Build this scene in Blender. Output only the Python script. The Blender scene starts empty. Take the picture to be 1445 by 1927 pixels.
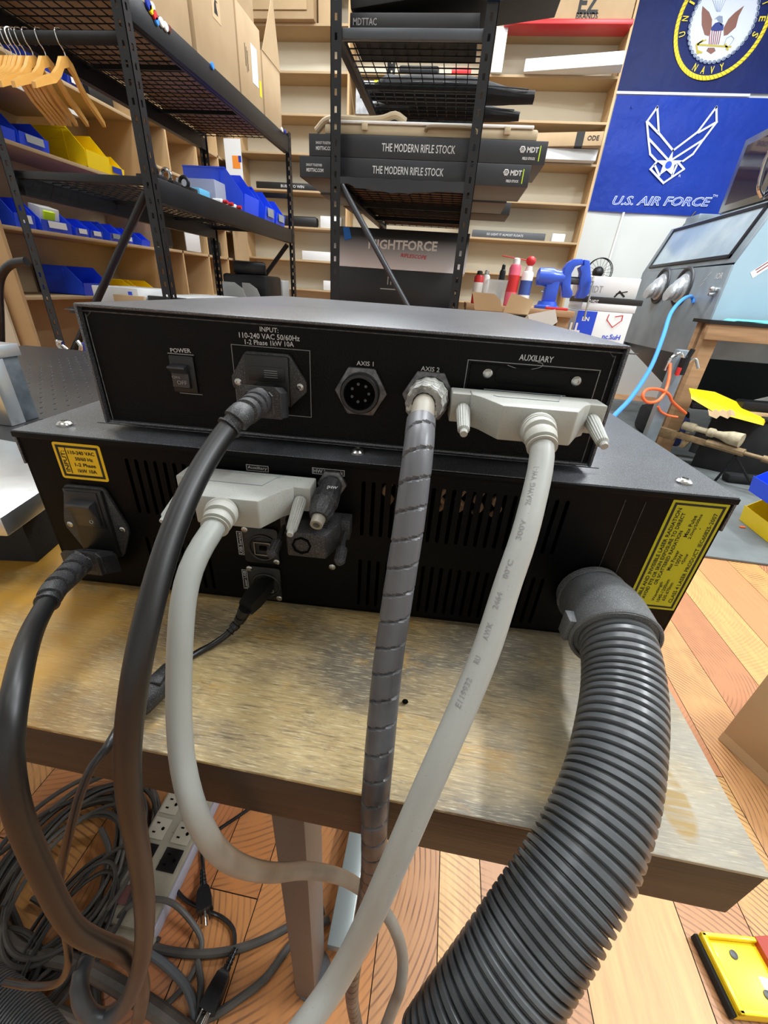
import bpy, bmesh, math, random
from mathutils import Vector, Matrix
random.seed(7)
S = bpy.context.scene
COL = S.collection
# ---------------------------------------------------------------- camera
IW, IH, F = 1445, 1927, 761.49
PITCH, ROLL, YAW, CAMZ = .5042, .0733, .0526+.0654, .978
UA = .0654                      # the two black units stand slightly turned on the desk
def cam_axes():
    cy, sy, cp, sp = math.cos(YAW), math.sin(YAW), math.cos(PITCH), math.sin(PITCH)
    f = Vector((-sy*cp, cy*cp, -sp)); r = Vector((cy, sy, 0)); u = r.cross(f)
    cr, sr = math.cos(ROLL), math.sin(ROLL)
    return cr*r+sr*u, -sr*r+cr*u, f
CR, CU, CF = cam_axes()
cam = bpy.data.cameras.new('camera'); co = bpy.data.objects.new('camera', cam); COL.objects.link(co)
cam.sensor_fit = 'HORIZONTAL'; cam.sensor_width = 36; cam.lens = 36*F/IW; cam.clip_start = .01; cam.clip_end = 60
co.matrix_world = Matrix(((CR.x, CU.x, -CF.x, 0), (CR.y, CU.y, -CF.y, 0), (CR.z, CU.z, -CF.z, CAMZ), (0, 0, 0, 1)))
S.camera = co
# ---------------------------------------------------------------- light
w = bpy.data.worlds.new('world'); S.world = w; w.use_nodes = True
w.node_tree.nodes['Background'].inputs[0].default_value = (.82, .9, 1, 1)
w.node_tree.nodes['Background'].inputs[1].default_value = .35
S.view_settings.view_transform = 'Standard'; S.view_settings.look = 'None'
S.view_settings.gamma = 1; S.view_settings.exposure = -.17
def area(x, y, z, sx, sy, power, col=(.93, .97, 1)):
    l = bpy.data.lights.new('ceiling_or_fill_lamp', 'AREA'); l.shape = 'RECTANGLE'; l.size = sx; l.size_y = sy
    l.energy = power; l.color = col
    o = bpy.data.objects.new('ceiling_or_fill_lamp', l); o.location = (x, y, z); COL.objects.link(o)
area(-.8, 4.0, 3.8, 1.2, .3, 75)
area(1.6, 3.9, 3.8, 1.2, .3, 95)
area(.9, 2.1, 3.8, 1.2, .3, 100)
area(-.9, 1.6, 3.8, 1.2, .3, 60)
area(-2.0, 3.0, 3.8, .3, 1.2, 45)  # fill lamp added to brighten the shaded bins at the left
area(.9, .35, 3.8, 1.2, .3, 28)
area(2.6, .9, 3.8, .3, 1.0, 125)
area(-1.4, -.2, 3.8, 1.2, .3, 14)
# ---------------------------------------------------------------- placing helpers
def rot(v, a):
    c, s = math.cos(a), math.sin(a); return Vector((c*v[0]-s*v[1], s*v[0]+c*v[1], v[2]))
def at(px, py, fr=0, X=None, Y=None, Z=None, D=None):
    d = CR*((px-IW/2)/F) + CU*(-(py-IH/2)/F) + CF
    d = rot(d, -fr)
    if X is not None: t = X/d.x
    elif Y is not None: t = Y/d.y
    elif Z is not None: t = (Z-CAMZ)/d.z
    else: t = D
    q = d*t; q.z += CAMZ; return q
V = Vector
# ---------------------------------------------------------------- materials
def hx(s):
    s = s.lstrip('#'); r = [int(s[i:i+2], 16)/255 for i in (0, 2, 4)]
    return tuple((x/12.92 if x < .04045 else ((x+.055)/1.055)**2.4) for x in r)+(1,)
_M = {}
def mat(name, col, rough=.5, metal=0, bump=None, var=None, spec=.5, coat=0, alpha=1, trans=0, speck=None, aniso=(1, 1, 1)):
    """bump=(scale,strength) var=(scale,amount,col2) speck=(scale,threshold,col)"""
    if name in _M: return _M[name]
    m = bpy.data.materials.new(name); m.use_nodes = True; nt = m.node_tree; N = nt.nodes; L = nt.links
    b = N['Principled BSDF']
    b.inputs['Base Color'].default_value = hx(col); b.inputs['Roughness'].default_value = rough
    b.inputs['Metallic'].default_value = metal; b.inputs['Specular IOR Level'].default_value = spec
    b.inputs['Coat Weight'].default_value = coat; b.inputs['Alpha'].default_value = alpha
    b.inputs['Transmission Weight'].default_value = trans
    if bump or var or speck:
        tc = N.new('ShaderNodeTexCoord'); mp = N.new('ShaderNodeMapping'); L.new(tc.outputs['Object'], mp.inputs[0])
        mp.inputs['Scale'].default_value = aniso
        out = None
        if var:
            n = N.new('ShaderNodeTexNoise'); n.inputs['Scale'].default_value = var[0]; n.inputs['Detail'].default_value = 6
            L.new(mp.outputs[0], n.inputs['Vector'])
            r = N.new('ShaderNodeValToRGB'); r.color_ramp.elements[0].position = .38; r.color_ramp.elements[1].position = .66
            r.color_ramp.elements[0].color = (0, 0, 0, 1); r.color_ramp.elements[1].color = (var[1],)*3+(1,)
            L.new(n.outputs['Fac'], r.inputs[0])
            mx = N.new('ShaderNodeMix'); mx.data_type = 'RGBA'; mx.inputs['A'].default_value = hx(col); mx.inputs['B'].default_value = hx(var[2])
            L.new(r.outputs[0], mx.inputs['Factor']); out = mx.outputs['Result']
        if speck:
            n = N.new('ShaderNodeTexNoise'); n.inputs['Scale'].default_value = speck[0]; n.inputs['Detail'].default_value = 3
            L.new(mp.outputs[0], n.inputs['Vector'])
            r = N.new('ShaderNodeValToRGB'); r.color_ramp.elements[0].position = speck[1]; r.color_ramp.elements[1].position = speck[1]+.05
            L.new(n.outputs['Fac'], r.inputs[0])
            mx = N.new('ShaderNodeMix'); mx.data_type = 'RGBA'
            if out: L.new(out, mx.inputs['A'])
            else: mx.inputs['A'].default_value = hx(col)
            mx.inputs['B'].default_value = hx(speck[2]); L.new(r.outputs[0], mx.inputs['Factor']); out = mx.outputs['Result']
        if out: L.new(out, b.inputs['Base Color'])
        if bump:
            n = N.new('ShaderNodeTexNoise'); n.inputs['Scale'].default_value = bump[0]; n.inputs['Detail'].default_value = 4
            L.new(mp.outputs[0], n.inputs['Vector'])
            bp = N.new('ShaderNodeBump'); bp.inputs['Strength'].default_value = bump[1]; bp.inputs['Distance'].default_value = .3/bump[0]
            L.new(n.outputs['Fac'], bp.inputs['Height']); L.new(bp.outputs[0], b.inputs['Normal'])
    _M[name] = m; return m
def glow(name, col, e):
    m = mat(name, col); b = m.node_tree.nodes['Principled BSDF']
    b.inputs['Emission Color'].default_value = hx(col); b.inputs['Emission Strength'].default_value = e; return m
def grad(name, c0, c1, axis, z0, z1):
    """printed two-colour blend along a local axis (0,1,2) between z0 and z1"""
    m = mat(name, c0, .35); nt = m.node_tree; N = nt.nodes; L = nt.links
    tc = N.new('ShaderNodeTexCoord'); sp = N.new('ShaderNodeSeparateXYZ'); L.new(tc.outputs['Object'], sp.inputs[0])
    mr = N.new('ShaderNodeMapRange'); mr.inputs[1].default_value = z0; mr.inputs[2].default_value = z1; L.new(sp.outputs[axis], mr.inputs[0])
    mx = N.new('ShaderNodeMix'); mx.data_type = 'RGBA'; mx.inputs['A'].default_value = hx(c0); mx.inputs['B'].default_value = hx(c1)
    L.new(mr.outputs[0], mx.inputs['Factor']); L.new(mx.outputs['Result'], N['Principled BSDF'].inputs['Base Color']); return m
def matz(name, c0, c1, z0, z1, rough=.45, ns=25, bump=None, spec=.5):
    """colour c0 above local height z1, colour c1 below z0, broken up by noise: dust, and painted dimming on the grey cable"""
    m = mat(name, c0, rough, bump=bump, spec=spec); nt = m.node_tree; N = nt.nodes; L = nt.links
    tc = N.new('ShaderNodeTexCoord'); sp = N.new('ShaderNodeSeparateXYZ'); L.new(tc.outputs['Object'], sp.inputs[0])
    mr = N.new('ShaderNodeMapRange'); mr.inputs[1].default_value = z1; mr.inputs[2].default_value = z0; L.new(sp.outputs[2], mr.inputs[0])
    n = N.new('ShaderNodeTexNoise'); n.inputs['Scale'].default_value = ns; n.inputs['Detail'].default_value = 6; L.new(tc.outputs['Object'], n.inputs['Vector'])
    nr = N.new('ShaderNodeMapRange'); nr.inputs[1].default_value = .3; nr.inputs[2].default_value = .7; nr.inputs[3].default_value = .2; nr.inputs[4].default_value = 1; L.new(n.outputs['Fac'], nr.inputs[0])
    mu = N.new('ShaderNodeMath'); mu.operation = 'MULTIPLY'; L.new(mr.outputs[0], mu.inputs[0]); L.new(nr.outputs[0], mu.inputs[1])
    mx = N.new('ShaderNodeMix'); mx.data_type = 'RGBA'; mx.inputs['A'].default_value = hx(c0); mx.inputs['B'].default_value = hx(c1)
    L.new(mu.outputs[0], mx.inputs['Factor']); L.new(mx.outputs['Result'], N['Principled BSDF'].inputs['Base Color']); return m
M = dict(
 case=mat('powder_coat_black', '#050506', .5, bump=(1800, .4), spec=.12),
 lid=mat('powder_coat_lid', '#26282c', .36, bump=(2600, .45), var=(18, .8, '#3b3d42'), speck=(2400, .57, '#8a8d95'), spec=.9),
 panel=mat('rear_panel_black', '#050506', .45, bump=(800, 1.0), speck=(1500, .69, '#2e2e30'), spec=.15),
 sheet=mat('sheet_black', '#060607', .42, bump=(1500, .15), speck=(1800, .70, '#343436'), spec=.12),
 dark=mat('interior_black', '#050505', .9, spec=.1),
 plastic=mat('black_plastic', '#121213', .42, bump=(1500, .1), speck=(2500, .66, '#4a4a4c')),
 plasticd=mat('dusty_black_plastic', '#1b1b1d', .5, bump=(1200, .2), var=(120, .7, '#343436'), speck=(2600, .58, '#6b6b6e')),
 white=mat('print_white', '#c9c9c9', .5), wht=mat('clean_white', '#e6e6e4', .45), greyprint=mat('print_grey', '#8b8b8b', .5),
 ink=mat('print_black', '#131310', .6), yel=mat('label_yellow', '#f0c312', .4), yel2=mat('label_olive_yellow', '#c2bf16', .35),
 steel=mat('screw_steel', '#b9b9b6', .22, 1), zinc=mat('zinc', '#8d8e90', .35, .9), chrome=mat('chrome', '#d8d8d8', .12, 1),
 nutm=mat('worn_black_nut', '#77787b', .38, .6, var=(300, .7, '#3a3a3c')),
 beige=mat('warm_grey_shell', '#aeb0aa', .5, bump=(600, .1), var=(60, .4, '#a3a49d'), speck=(1500, .64, '#75756f')),
 beige2=mat('warm_grey_boot', '#b4b4ac', .5, bump=(400, .1)),
 gcab=mat('grey_cable', '#a8aaa5', .42, var=(30, .4, '#97978f'), speck=(260, .72, '#7b7b75')),
 gcabd=mat('dusty_grey_cable', '#9c978a', .5, var=(18, .9, '#7c7468'), speck=(260, .7, '#6b655a')),
 bcab=mat('black_cord', '#111112', .3, bump=(600, .08), var=(40, .6, '#252527')),
 bcabd=mat('dusty_black_cord', '#2e2b29', .5, var=(12, 1, '#625a52'), bump=(300, .15)),
 tcab=mat('dusty_grey_cord', '#56524e', .55, var=(15, .9, '#2f2c2a')),
 tcabk=mat('tangled_dark_cord', '#201e1c', .5, var=(15, .8, '#3f3a36')),
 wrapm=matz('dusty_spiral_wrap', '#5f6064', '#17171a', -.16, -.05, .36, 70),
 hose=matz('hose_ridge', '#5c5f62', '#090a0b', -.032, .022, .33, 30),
 cuff=mat('hose_cuff', '#505254', .62, bump=(900, .4), var=(30, .8, '#6c6e70'), speck=(1800, .58, '#87898b')),
 alum=mat('aluminium', '#c3c8cb', .3, .85, bump=(60, .05), var=(9, .6, '#e3e6e8')),
 desktop_steel=mat('desk_leg_grey', '#595b5e', .42, .3, var=(20, .4, '#524f4d')),
 rail=mat('foot_rail', '#9aa3a3', .35, .4),
 plate=mat('anodised_plate', '#2f2f31', .38, .4, bump=(300, .08), var=(7, .5, '#3d3a38')),
 rack=mat('rack_black', '#121316', .4, .1, bump=(160, .12), var=(8, .5, '#1c1d21'), speck=(180, .70, '#3c3e42')),
 rackl=mat('rack_sheen', '#4a4d52', .35, .3), wire=mat('wire_black', '#141414', .45, .3),
 card=mat('cardboard', '#b59b78', .8, bump=(200, .1), var=(4, .5, '#9c815e')),
 card2=mat('cardboard_light', '#c2a782', .8, bump=(200, .1), var=(5, .5, '#b39873')),
 ply=mat('particleboard_edge', '#b68d5e', .75, var=(60, .6, '#9c7448')),
 mel=mat('shelf_board', '#b39a76', .75, bump=(120, .08), var=(3, .5, '#a58c6a')),
 mdf=mat('pale_wood', '#c6a67a', .7, bump=(80, .1), var=(3, .6, '#b8966a')),
 lumber=mat('bench_lumber', '#ab8762', .7, bump=(90, .15), var=(12, .7, '#8a6a4a'), aniso=(.3, .3, 3)),
 wallm=mat('wall_paint', '#d3d6d3', .7, bump=(50, .05), var=(2, .4, '#c6c9c6')),
 cream=mat('cream_board', '#dcd3bd', .7, var=(2, .4, '#cfc6ae')),
 blue=mat('bin_blue', '#2350f2', .35, coat=.2), blue2=mat('bin_blue_dark', '#1a35a0', .4),
 yb=mat('bin_yellow', '#ffdd14', .35, coat=.2), red=mat('red_paint', '#c9292c', .4), pink=mat('pink', '#e0637b', .4),
 tape=mat('painters_tape', '#1f74d6', .6, bump=(80, .3)), lime=mat('lime_paper', '#cdf01c', .7), orange=mat('orange_paper', '#e2872a', .6),
 boxk=mat('printed_black_box', '#25272b', .38, var=(6, .4, '#2f3135')), boxkb=mat('black_box_dark', '#1a1a1b', .5),
 paper=mat('paper_white', '#dadcdc', .7), fabric=mat('black_nylon', '#151516', .85, bump=(300, .4), var=(12, .5, '#26272a')),
 tan=mat('tan_case', '#b8a88b', .6, var=(8, .4, '#a39273')), hangw=mat('hanger_wood', '#e0a956', .35, var=(30, .5, '#cf9342'), coat=.4, aniso=(1, .3, 1)),
 vise=mat('vise_blue', '#3058cf', .35, coat=.2), iron=mat('cast_iron', '#55585a', .5, .6),
 cab=mat('cabinet_grey_blue', '#7f8c96', .38, .3, var=(5, .7, '#9aa8b1')), cabl=mat('cabinet_light_blue', '#9bb7c6', .4, var=(4, .5, '#8ba8b8')),
 glass=mat('hazy_glass', '#93a8b8', .15, .1, var=(5, .8, '#aebfca'), coat=.4), hole=mat('steel_ring', '#3a3c40', .5),
 airblue=mat('air_hose_blue', '#3f8ee8', .35), airor=mat('air_hose_orange', '#ee6a33', .4),
 matg=mat('foam_mat', '#6d7373', .8, bump=(260, .4), var=(7, .6, '#5a5f60')), fde=mat('desert_tan', '#8d7654', .6, var=(40, .7, '#6e5a3e')),
 wood_red=mat('reddish_beam', '#8a5a4a', .6), clear=mat('clear_plastic', '#cfd6da', .15, alpha=.45), frosty=mat('frosted_plastic', '#b9bdbd', .4, alpha=.75),
 copper=mat('tan_coil', '#caa27c', .5), navy=mat('navy_cloth', '#1c2f78', .6, bump=(5, .3), var=(2.5, .5, '#223a92')),
 afb=mat('air_force_cloth', '#1746c4', .55, bump=(5, .3), var=(2.5, .5, '#1b52d8')), flagw=mat('flag_print_white', '#cfd8ee', .6),
 flaggold=mat('flag_gold', '#e6d02a', .6), flaggrey=mat('flag_chain_grey', '#7f8ea8', .6), flagred=mat('flag_maroon', '#8a3a3a', .6), brown=mat('flag_brown', '#80564a', .6),
 teal=mat('teal_sheet', '#63c3cd', .6), gun=mat('gunmetal', '#2a2b2d', .35, .6), green=mat('green_paper', '#3f7a52', .6), tee=mat('tape_grey', '#8e959b', .6))
# ---------------------------------------------------------------- mesh builder
class B:
    def __init__(s): s.bm = bmesh.new()
    def _merge(s, t):
        me = bpy.data.meshes.new('tmp'); t.to_mesh(me); t.free(); s.bm.from_mesh(me); bpy.data.meshes.remove(me)
    def box(s, x0, x1, y0, y1, z0, z1, bev=0, R=None, c=None, seg=2):
        t = bmesh.new(); bmesh.ops.create_cube(t, size=1)
        for v in t.verts: v.co = V(((x0+x1)/2+v.co.x*(x1-x0), (y0+y1)/2+v.co.y*(y1-y0), (z0+z1)/2+v.co.z*(z1-z0)))
        if bev: bmesh.ops.bevel(t, geom=t.edges[:], offset=bev, segments=seg, affect='EDGES', profile=.5)
        if R is not None:
            c = V(c) if c is not None else V(((x0+x1)/2, (y0+y1)/2, (z0+z1)/2))
            for v in t.verts: v.co = R @ (v.co-c) + c
        s._merge(t); return s
    def obox(s, o, u, v, w, bev=0):      # box from a corner and three edge vectors
        t = bmesh.new(); bmesh.ops.create_cube(t, size=1)
        o, u, v, w = V(o), V(u), V(v), V(w)
        for q in t.verts: q.co = o+u*(q.co.x+.5)+v*(q.co.y+.5)+w*(q.co.z+.5)
        if bev: bmesh.ops.bevel(t, geom=t.edges[:], offset=bev, segments=2, affect='EDGES', profile=.5)
        bmesh.ops.recalc_face_normals(t, faces=t.faces); s._merge(t); return s
    def cyl(s, p0, p1, r, r2=None, seg=20, bev=0):
        p0, p1 = V(p0), V(p1); d = p1-p0; r2 = r if r2 is None else r2
        t = bmesh.new(); bmesh.ops.create_cone(t, cap_ends=True, segments=seg, radius1=r, radius2=r2, depth=d.length)
        if bev: bmesh.ops.bevel(t, geom=[e for e in t.edges if any(len(f.verts) > 4 for f in e.link_faces)], offset=bev, segments=2, affect='EDGES')
        q = d.to_track_quat('Z', 'Y').to_matrix(); m = (p0+p1)/2
        for v in t.verts: v.co = q @ v.co + m
        s._merge(t); return s
    def sph(s, c, r, sc=(1, 1, 1), seg=16, R=None):
        t = bmesh.new(); bmesh.ops.create_uvsphere(t, u_segments=seg, v_segments=max(6, seg//2), radius=r)
        for v in t.verts:
            p = V((v.co.x*sc[0], v.co.y*sc[1], v.co.z*sc[2]))
            v.co = (R @ p if R is not None else p) + V(c)
        s._merge(t); return s
    def prism(s, pts, d, bev=0):          # polygon pts (3D) extruded by vector d
        t = bmesh.new(); d = V(d); a = [t.verts.new(V(p)) for p in pts]; b = [t.verts.new(V(p)+d) for p in pts]; n = len(a)
        t.faces.new(a); t.faces.new(b[::-1])
        for i in range(n): t.faces.new((a[i], b[i], b[(i+1) % n], a[(i+1) % n]))
        bmesh.ops.recalc_face_normals(t, faces=t.faces)
        if bev: bmesh.ops.bevel(t, geom=t.edges[:], offset=bev, segments=2, affect='EDGES', profile=.5)
        s._merge(t); return s
    def loft(s, loops, close=True):        # list of rings with equal counts
        t = bmesh.new(); R = [[t.verts.new(V(p)) for p in l] for l in loops]; n = len(R[0])
        for a, b in zip(R, R[1:]):
            for i in range(n): t.faces.new((a[i], a[(i+1) % n], b[(i+1) % n], b[i]))
        if close: t.faces.new(R[0][::-1]); t.faces.new(R[-1])
        bmesh.ops.recalc_face_normals(t, faces=t.faces); s._merge(t); return s
    def lathe(s, p0, ax, prof, seg=24, knurl=0):    # prof: (distance along axis, radius)
        p0 = V(p0); ax = V(ax).normalized(); q = ax.to_track_quat('Z', 'Y').to_matrix()
        return s.loft([[p0+q @ V((max(r, 1e-5)*(1+(knurl if i % 2 else 0))*math.cos(2*math.pi*i/seg), max(r, 1e-5)*(1+(knurl if i % 2 else 0))*math.sin(2*math.pi*i/seg), h)) for i in range(seg)] for h, r in prof])
    def tube(s, pts, r, seg=10, step=None, rf=None, tw=None):
        P, T, U_, W_, L_ = frames(pts, step or max(r*1.2, .002))
        loops = []
        for p, t, u, w_, l in zip(P, T, U_, W_, L_):
            loops.append([p+(u*math.cos(a)+w_*math.sin(a))*(rf(l, a) if rf else r) for a in (2*math.pi*i/seg for i in range(seg))])
        return s.loft(loops)
    def ring(s, c, n, R0, r, seg=32, rs=8, sc=(1, 1)):
        c = V(c); q = V(n).to_track_quat('Z', 'Y').to_matrix(); t = bmesh.new(); G = []
        for i in range(seg):
            a = 2*math.pi*i/seg; d = V((math.cos(a)*sc[0], math.sin(a)*sc[1], 0))
            G.append([t.verts.new(c+q @ (d*(R0+r*math.cos(b))+V((0, 0, r*math.sin(b))))) for b in (2*math.pi*k/rs for k in range(rs))])
        for i in range(seg):
            for k in range(rs):
                t.faces.new((G[i][k], G[(i+1) % seg][k], G[(i+1) % seg][(k+1) % rs], G[i][(k+1) % rs]))
        bmesh.ops.recalc_face_normals(t, faces=t.faces); s._merge(t); return s
    def line(s, pts, wd, n, th=.0003, close=False):   # thin printed strip along 3D points, n = surface normal
        n = V(n).normalized(); pts = [V(p) for p in pts]
        if close: pts = pts+[pts[0]]
        for j_, (a, b) in enumerate(zip(pts, pts[1:])):
            d = (b-a); 
            if d.length < 1e-6: continue
            d.normalize(); u = n.cross(d)*wd/2; e = d*wd*.45
            s.prism([a-e-u, b+e-u, b+e+u, a-e+u], n*th*(1+.12*(j_ % 4)))
        return s
def frames(pts, step):
    P = [V(p) for p in pts]; Q = [P[0]+(P[0]-P[1])]+P+[P[-1]+(P[-1]-P[-2])]; out = []
    for i in range(1, len(Q)-2):
        a, b, c, d = Q[i-1], Q[i], Q[i+1], Q[i+2]; n = max(2, int((c-b).length/step*2)+1)
        for k in range(n):
            t = k/n; out.append(.5*((2*b)+(c-a)*t+(2*a-5*b+4*c-d)*t*t+(3*b-a-3*c+d)*t**3))
    out.append(P[-1]); L_ = [0]
    for a, b in zip(out, out[1:]): L_.append(L_[-1]+(b-a).length)
    n = max(2, int(L_[-1]/step)); R = []; LL = []; j = 0
    for k in range(n+1):
        l = L_[-1]*k/n
        while j < len(L_)-2 and L_[j+1] < l: j += 1
        f = (l-L_[j])/max(1e-9, L_[j+1]-L_[j]); R.append(out[j].lerp(out[j+1], min(1, f))); LL.append(l)
    T = [(R[min(i+1, n)]-R[max(i-1, 0)]).normalized() for i in range(n+1)]
    u = T[0].orthogonal().normalized(); U_ = []
    for t in T:
        u = (u-t*u.dot(t)).normalized(); U_.append(u)
    W_ = [t.cross(u) for t, u in zip(T, U_)]
    return R, T, U_, W_, LL
# ---------------------------------------------------------------- things and parts
class Thing:
    def __init__(s, name, label, cat, o, fr=0, group=None, kind=None):
        s.o = V(o); s.fr = fr; s.e = bpy.data.objects.new(name, None); COL.objects.link(s.e)
        s.e.empty_display_size = .02; s.e.location = rot(s.o, fr); s.e.rotation_euler = (0, 0, fr)
        if kind: s.e['kind'] = kind
        s.e['label'] = label; s.e['category'] = cat
        if group: s.e['group'] = group
    def part(s, name, b, m, parent=None, label=None, kind=None):
        ob = link(name, b, m, s.o); ob.parent = parent or s.e
        if label: ob['label'] = label
        if kind: ob['kind'] = kind
        return ob
def link(name, b, m, o=V((0, 0, 0)), ang=32):
    me = bpy.data.meshes.new(name)
    if isinstance(b, bpy.types.Mesh): me = b
    else: b.bm.to_mesh(me); b.bm.free()
    for v in me.vertices: v.co -= o
    ms = m if isinstance(m, (list, tuple)) else [m]
    for x in ms: me.materials.append(x)
    me.polygons.foreach_set('use_smooth', [True]*len(me.polygons)); me.update()
    me.set_sharp_from_angle(angle=math.radians(ang))
    ob = bpy.data.objects.new(name, me); COL.objects.link(ob); return ob
def single(name, b, m, label, cat, o, fr=0, group=None, kind=None):
    o = V(o); ob = link(name, b, m, o); ob.location = rot(o, fr); ob.rotation_euler = (0, 0, fr)
    if kind: ob['kind'] = kind
    if kind != 'structure': ob['label'] = label; ob['category'] = cat
    if group: ob['group'] = group
    return ob
def struct(name, b, m): 
    ob = link(name, b, m); ob['kind'] = 'structure'; return ob
_fc = [0]
def glyphs(s, bold=0, shear=0, res=2):
    cu = bpy.data.curves.new('text', 'FONT'); cu.body = s; cu.size = 1; cu.offset = bold; cu.shear = shear; cu.resolution_u = res; cu.fill_mode = 'FRONT'
    ob = bpy.data.objects.new('text', cu); me = bpy.data.meshes.new_from_object(ob); bpy.data.objects.remove(ob); bpy.data.curves.remove(cu); return me
def text(b, s, c, ux, uy, w, h=None, bold=0, shear=0, lift=.0002):
    """add text s to builder b, centred on c, reading along ux, up uy, fitted to width w and height h"""
    me = glyphs(s, bold, shear); xs = [v.co.x for v in me.vertices]; ys = [v.co.y for v in me.vertices]
    cx, cy = (min(xs)+max(xs))/2, (min(ys)+max(ys))/2; sx = w/(max(xs)-min(xs)); sy = (h/(max(ys)-min(ys))) if h else sx
    ux = V(ux).normalized(); uy = V(uy).normalized(); n = ux.cross(uy)
    for v in me.vertices: v.co = V(c)+ux*(v.co.x-cx)*sx+uy*(v.co.y-cy)*sy+n*lift
    b.bm.from_mesh(me); bpy.data.meshes.remove(me); return b
def textpx(b, s, pl, pr, h, n=None, fr=0, bold=0, shear=0, lift=.0003, **k):
    """text whose left and right mid-points are seen at pl and pr on the given plane"""
    a, c = at(*pl, fr, **k), at(*pr, fr, **k); ux = (c-a).normalized()
    n = V(n) if n else V((0, -1, 0)); uy = n.cross(ux)
    return text(b, s, (a+c)/2, ux, uy, (c-a).length, h, bold, shear, lift)
def holed(outer, holes, z, th):
    """flat plate (2D curve with holes) in the XZ plane, front face at y=z, thickness th; returns a mesh"""
    cu = bpy.data.curves.new('plate', 'CURVE'); cu.dimensions = '2D'; cu.fill_mode = 'BOTH'; cu.extrude = th/2
    for pts in [outer]+holes:
        sp = cu.splines.new('POLY'); sp.points.add(len(pts)-1); sp.use_cyclic_u = True
        for p, q in zip(sp.points, pts): p.co = (q[0], q[1], 0, 1)
    ob = bpy.data.objects.new('plate', cu); me = bpy.data.meshes.new_from_object(ob); bpy.data.objects.remove(ob); bpy.data.curves.remove(cu)
    for v in me.vertices: v.co = V((v.co.x, z+th/2-v.co.z, v.co.y))
    return me
def rrect(x0, x1, z0, z1, r, n=5):
    out = []
    for cx, cz, a0 in ((x1-r, z1-r, 0), (x0+r, z1-r, 90), (x0+r, z0+r, 180), (x1-r, z0+r, 270)):
        for k in range(n+1):
            a = math.radians(a0+90*k/n); out.append((cx+r*math.cos(a), cz+r*math.sin(a)))
    return out
def circ(cx, cz, r, n=24, a0=0): return [(cx+r*math.cos(a0+2*math.pi*i/n), cz+r*math.sin(a0+2*math.pi*i/n)) for i in range(n)]
def xz(pts, y): return [V((p[0], y, p[1])) for p in pts]
def screw_head(t, c, ax, r, m=None, parent=None, h=None, name='screw'):
    b = B(); h = h or r*.5
    b.lathe(c, ax, [(0, r), (h*.35, r*.98), (h*.8, r*.72), (h, r*.45), (h, r*.38), (h*.45, r*.34), (h*.45, 0)], 20)
    return t.part(name, b, m or M['steel'], parent)
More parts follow.
